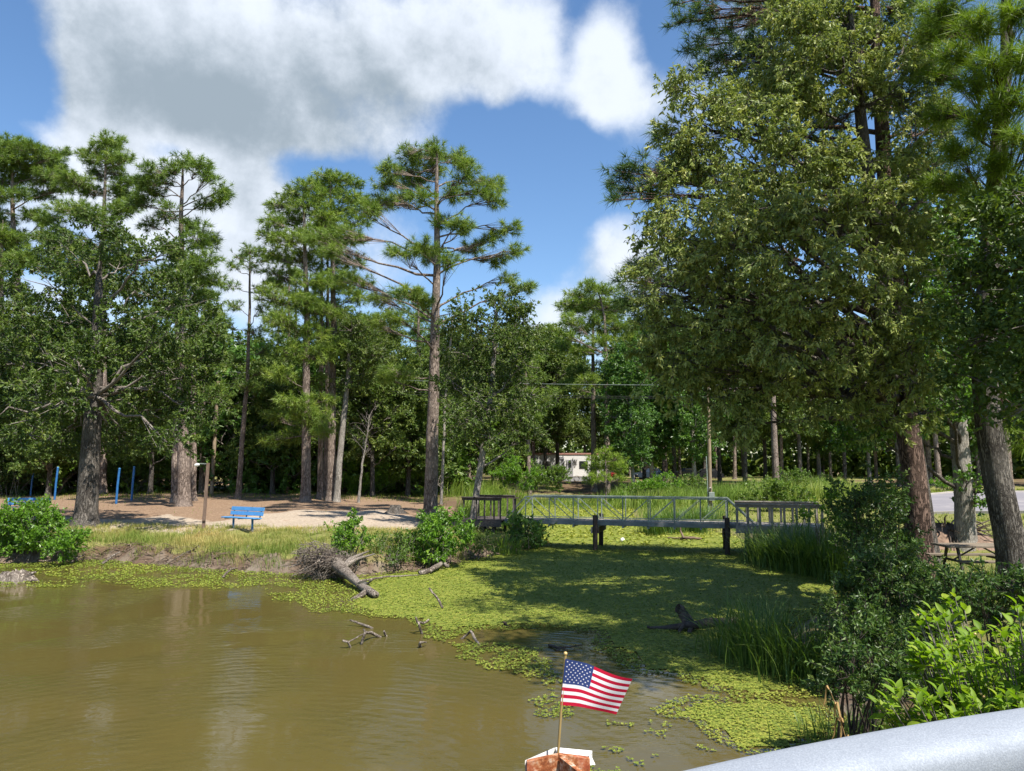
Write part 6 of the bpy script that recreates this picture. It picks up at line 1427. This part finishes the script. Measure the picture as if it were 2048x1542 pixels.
# exposed roots and sticks along the eroded left bank
bank_sticks = [((445, 1155), (470, 1135), .05), ((475, 1134), (495, 1142), .06), ((205, 1128), (240, 1104), .06), ((140, 1128), (170, 1108), .035), ((262, 1122), (305, 1106), .03), ((330, 1130), (400, 1120), .035), ((360, 1112), (400, 1100), .07), ((540, 1140), (600, 1134), .03), ((760, 1128), (800, 1105), .035), ((1000, 1092), (985, 1122), .03), ((700, 1130), (728, 1112), .03), ((60, 1126), (120, 1122), .03), ((420, 1128), (520, 1136), .03)]
labs = ['pale stick slanting out of the weed below the bench', 'stubby forked stick beside the slanting stick below the bench', 'thick stick leaning on the bank below the broad oak', 'thin stick leaning on the bank beside the bright bush', 'thin root in the bank face right of the leaning stick', 'long root lying along the bank foot', 'dark hollow root bulging from the bank below the lamp post', 'thin root lying left of the root plate', 'slanting stick under the medium green bush', 'stick leaning against the debris below the reed tuft', 'short stick behind the fallen log', 'stick at the foot of the big bright bush', 'long thin root at the bank foot below the bench']
for (a_, c_, r_), lab in zip(bank_sticks, labs):
    p0 = onz(*a_, 0.02); s_ = 0.0; q = at(c_[0], c_[1], p0[1] + .35); q[2] = max(q[2], gz(q[0], q[1]) + r_)
    stick('bank_stick', lab, [p0, (p0 + q) / 2 + [0, 0, .05], q], r_, r_ * .6, DW if r_ < .065 else WL, group=None)
A = Acc(); m = 9000
X = rg.uniform(-19, -.2, m); Y = rg.uniform(22.0, 30.0, m); s_ = sdist(X, Y, POND); k = (s_ > -.1) & (s_ < .65) & (fbm(X, Y, .9, 2) > .42); X, Y = X[k], Y[k]; m = len(X)
s0 = np.stack([X, Y, H(X, Y) + .03], -1); a = rg.uniform(0, 6.28, m); ln = rg.uniform(.2, .8, m); e = s0 + np.stack([np.cos(a) * ln, np.sin(a) * ln * .5, rg.uniform(-.15, .12, m)], -1); e[:, 2] = np.maximum(e[:, 2], np.maximum(H(e[:, 0], e[:, 1]), 0) + .01)
A.add(*tubes(curves(s0, (s0 + e) / 2 + rg.normal(0, .06, (m, 3)) + [0, 0, .05], e, 5), np.tile(np.linspace(.012, .003, 5), (m, 1)) * rg.uniform(.4, 1.7, (m, 1)), 3)); A.build('bank_root_litter', MT['root_litter'], kind='stuff')
# things under the footbridge
p = onz(1245, 1084, .0); o = thing('floating_ball', 'small white ball floating on the weed under the footbridge', 'ball', p); part('ball', ball((0, 0, .08), .10, 10), MT['plastic_white'], o, True); part('cap', ball((.02, -.02, .17), .03, 6), WP, o, True)
stick('driftwood_log', 'brown snag with an upright stick in the weed under the footbridge', [onz(1362, 1078, .05), onz(1378, 1076, .12), onz(1395, 1076, .1), onz(1404, 1078, .02)], .10, .05, MT['post_wood'], extra=[([onz(1368, 1077, .1), pz(1361, 1062, 1361, 1078), pz(1360, 1052, 1360, 1078)], .05, .025), ([onz(1336, 1076, .06), onz(1360, 1076, .1)], .04, .03)])

# ------------------------------------------------------------------ handrail, rusty post and flag close to the camera
RP = np.array([at(*q) for q in [(1000, 1736, .84), (1350, 1634, .90), (1700, 1550, .97), (2048, 1484, 1.05), (2400, 1434, 1.13)]])
t_ = np.array([0, .25, .5, .75, 1.0]); co = [np.polyfit(t_, RP[:, j], 2) for j in range(3)]; t = np.linspace(0, 1, 40)
RQ = np.stack([np.polyval(c_, t) for c_ in co], -1); d0 = norm(RQ[0] - RQ[1]); d1 = norm(RQ[-1] - RQ[-2])
RQ = np.concatenate([RQ[:1] + d0 * 1.1, RQ[:1] + d0 * .5, RQ, RQ[-1:] + d1 * .6, RQ[-1:] + d1 * 1.6])
hr = thing('handrail', 'smooth grey galvanised handrail crossing the lower right corner', 'handrail', (0, 0, 0))
def profile_sweep(Q, hw, hh, k=28, n=3.2):
    T = norm(np.gradient(Q, axis=0)); Sd = norm(np.cross(T, [0, 0, 1.0])); Up = np.cross(Sd, T); a = np.arange(k) * 2 * np.pi / k
    cx = np.sign(np.cos(a)) * np.abs(np.cos(a)) ** (2 / n) * hw; cz = np.sign(np.sin(a)) * np.abs(np.sin(a)) ** (2 / n) * hh
    V = Q[:, None] + Sd[:, None] * cx[None, :, None] + Up[:, None] * cz[None, :, None]; i = np.arange(len(Q) * k).reshape(len(Q), k); jj = np.roll(i, -1, 1)
    return V.reshape(-1, 3), np.stack([i[:-1], jj[:-1], jj[1:], i[1:]], -1).reshape(-1, 4)
part('rail', profile_sweep(RQ, .050, .034), MT['rail'], hr, True)
part('rail_web', profile_sweep(RQ - [0, 0, .07], .022, .05, 16, 6), MT['rail'], hr, True)
for i in (0, len(RQ) - 1):
    p = RQ[i]; part('support_post', tubes(np.array([[p[0], p[1], -.8], [p[0], p[1], 1.0], [p[0], p[1], p[2] - .02]]), np.full(3, .03), 12), MT['rail'], hr, True)
fd = 1.6; fk = fd / FPX
pb = at(1117, 1512, fd); base = np.array([pb[0], pb[1], -.8])
rp = thing('rusty_post', 'rust covered steel post with folded white metal flashing holding the flag', 'post', (pb[0], pb[1], 0)); zt = pb[2]
def rel(px, py, d): return at(px, py, d) - np.array([pb[0], pb[1], 0])
def slab(poly, t_vec):
    P = np.array(poly); n = len(P); V = np.concatenate([P, P + np.asarray(t_vec)]); return V, n
def prism(poly, t_vec):
    V, n = slab(poly, t_vec); A = Acc(); A.add(V, [[k, (k + 1) % n, n + (k + 1) % n, n + k] for k in range(n)])
    if n == 4: A.add(V, [[3, 2, 1, 0], [4, 5, 6, 7]])
    elif n == 3: A.add(V, [[2, 1, 0], [3, 4, 5]])
    return A
Zb = -.8
lt = rel(1054, 1524, 1.585); ct = rel(1117, 1510, 1.60); rt = rel(1180, 1518, 1.625)
def down(p, z=Zb): return np.array([p[0], p[1], z])
prism([lt, ct, down(ct), down(lt)], (0, .012, 0)).build('left_flange', MT['rust'], rp, False)
prism([ct + [.0015, .001, 0], rt, down(rt), down(ct) + [.0015, .001, 0]], (0, .012, 0)).build('right_flange', MT['rust'], rp, False)
w0 = rel(1119, 1514, 1.595); w1 = rel(1172, 1556, 1.50)
prism([w0, w1, down(w1), down(w0)], (.010, .002, 0)).build('web', MT['rust'], rp, False)
fl = [rel(1050, 1521, 1.592), rel(1108, 1496, 1.66), rel(1117, 1500, 1.67), rel(1184, 1503, 1.66), rel(1188, 1526, 1.64)]
prism([fl[0], fl[1], fl[1] - [0, 0, .05], fl[0] - [0, 0, .05]], (.002, .003, 0)).build('flashing', MT['white_panel'], rp, False)
prism([fl[1] + [.003, 0, 0], fl[3], fl[3] - [0, 0, .028], fl[1] - [-.003, 0, .05]], (.001, .004, 0)).build('flashing', MT['white_panel'], rp, False)
prism([fl[1] + [.003, -.002, 0], fl[3] + [0, -.002, 0], rt + [0, .016, .0], ct + [0, .016, -.001]], (0, .001, -.003)).build('flashing', MT['white_panel'], rp, False)
prism([fl[3] + [-.004, -.02, -.004], rel(1190, 1530, 1.63), rel(1180, 1528, 1.63), rel(1178, 1508, 1.64)], (.001, .004, 0)).build('flashing', MT['white_panel'], rp, False)
fs = at(1113, 1512, 1.615); ft = at(1131, 1309, 1.615)
fg = thing('hand_flag', 'small red, white and blue stars and stripes flag on a stick in the rusty post', 'flag', fs - np.array([0, 0, .02])); fo = fs - np.array([0, 0, .02])
part('stick', tubes(np.array([[0, 0, -.02], (ft - fo) * .5, ft - fo]), np.full(3, .0028), 10), MT['stick_wood'], fg, True); part('finial', ball(ft - fo + [0, 0, .002], .0042, 8), MT['brass'], fg, True)
TL, TR, BRc, BLc = at(1131, 1317, 1.611), at(1265, 1357, 1.66), at(1233, 1428, 1.66), at(1121, 1410, 1.611)
def fpt(u, v):
    u = np.asarray(u, float); v = np.asarray(v, float)
    P = (TL * ((1 - u) * (1 - v))[..., None] + TR * (u * (1 - v))[..., None] + BRc * (u * v)[..., None] + BLc * ((1 - u) * v)[..., None])
    env = np.clip(u * 3, 0, 1)
    P = P + np.array([0, 1, .0]) * (.010 * env * np.sin(6.0 * u + 1.6 * v + .3))[..., None] + np.array([-.15, 0, 1.0]) * (.0042 * env * np.sin(5.6 * u * (1 - .2 * v) + .2 - .5 * v) * (.35 + .9 * v))[..., None]
    return P - fo
nu, nv = 40, 26; uu, vv = np.meshgrid(np.linspace(0, 1, nu + 1), np.linspace(0, 1, nv + 1))
PV = fpt(uu, vv); idx = np.arange((nu + 1) * (nv + 1)).reshape(nv + 1, nu + 1)
A = Acc()
for iv in range(nv):
    for iu in range(nu):
        s_ = iv // 2; canton = s_ < 7 and (iu + .5) / nu < .42
        A.F4.append(np.array([[idx[iv, iu], idx[iv + 1, iu], idx[iv + 1, iu + 1], idx[iv, iu + 1]]])); A.M4.append(np.array([2 if canton else (0 if s_ % 2 == 0 else 1)]))
A.V.append(PV.reshape(-1, 3)); A.T.append(np.full(PV.size // 3, .5)); A.n = PV.size // 3
cl_ = A.build('cloth', [MT['flag_red'], MT['flag_white'], MT['flag_blue']], fg, True)
A = Acc()
for r_ in range(9):
    for c_ in range(6 if r_ % 2 == 0 else 5):
        cu = .42 * ((c_ * 2 + (1 if r_ % 2 == 0 else 2)) / 12); cv = (7 / 13) * ((r_ + 1) / 10)
        a = np.arange(10) * np.pi / 5 - np.pi / 2; rad = np.where(np.arange(10) % 2 == 0, 1.0, .42)
        su = cu + .0150 * rad * np.cos(a); sv = cv + .0215 * rad * np.sin(a)
        c0 = fpt(np.array([cu]), np.array([cv])); ring = fpt(su, sv)
        for dy in (-.0007, .0007):
            A.add(np.concatenate([c0, ring]) + [0, dy, 0], [[0, 1 + k, 1 + (k + 1) % 10] for k in range(10)])
A.build('stars', MT['flag_white'], fg, False)
for o in list(bpy.data.objects):
    if o.parent is None and o.location.y < -400:
        for ch in list(o.children): bpy.data.objects.remove(ch)
        bpy.data.objects.remove(o)
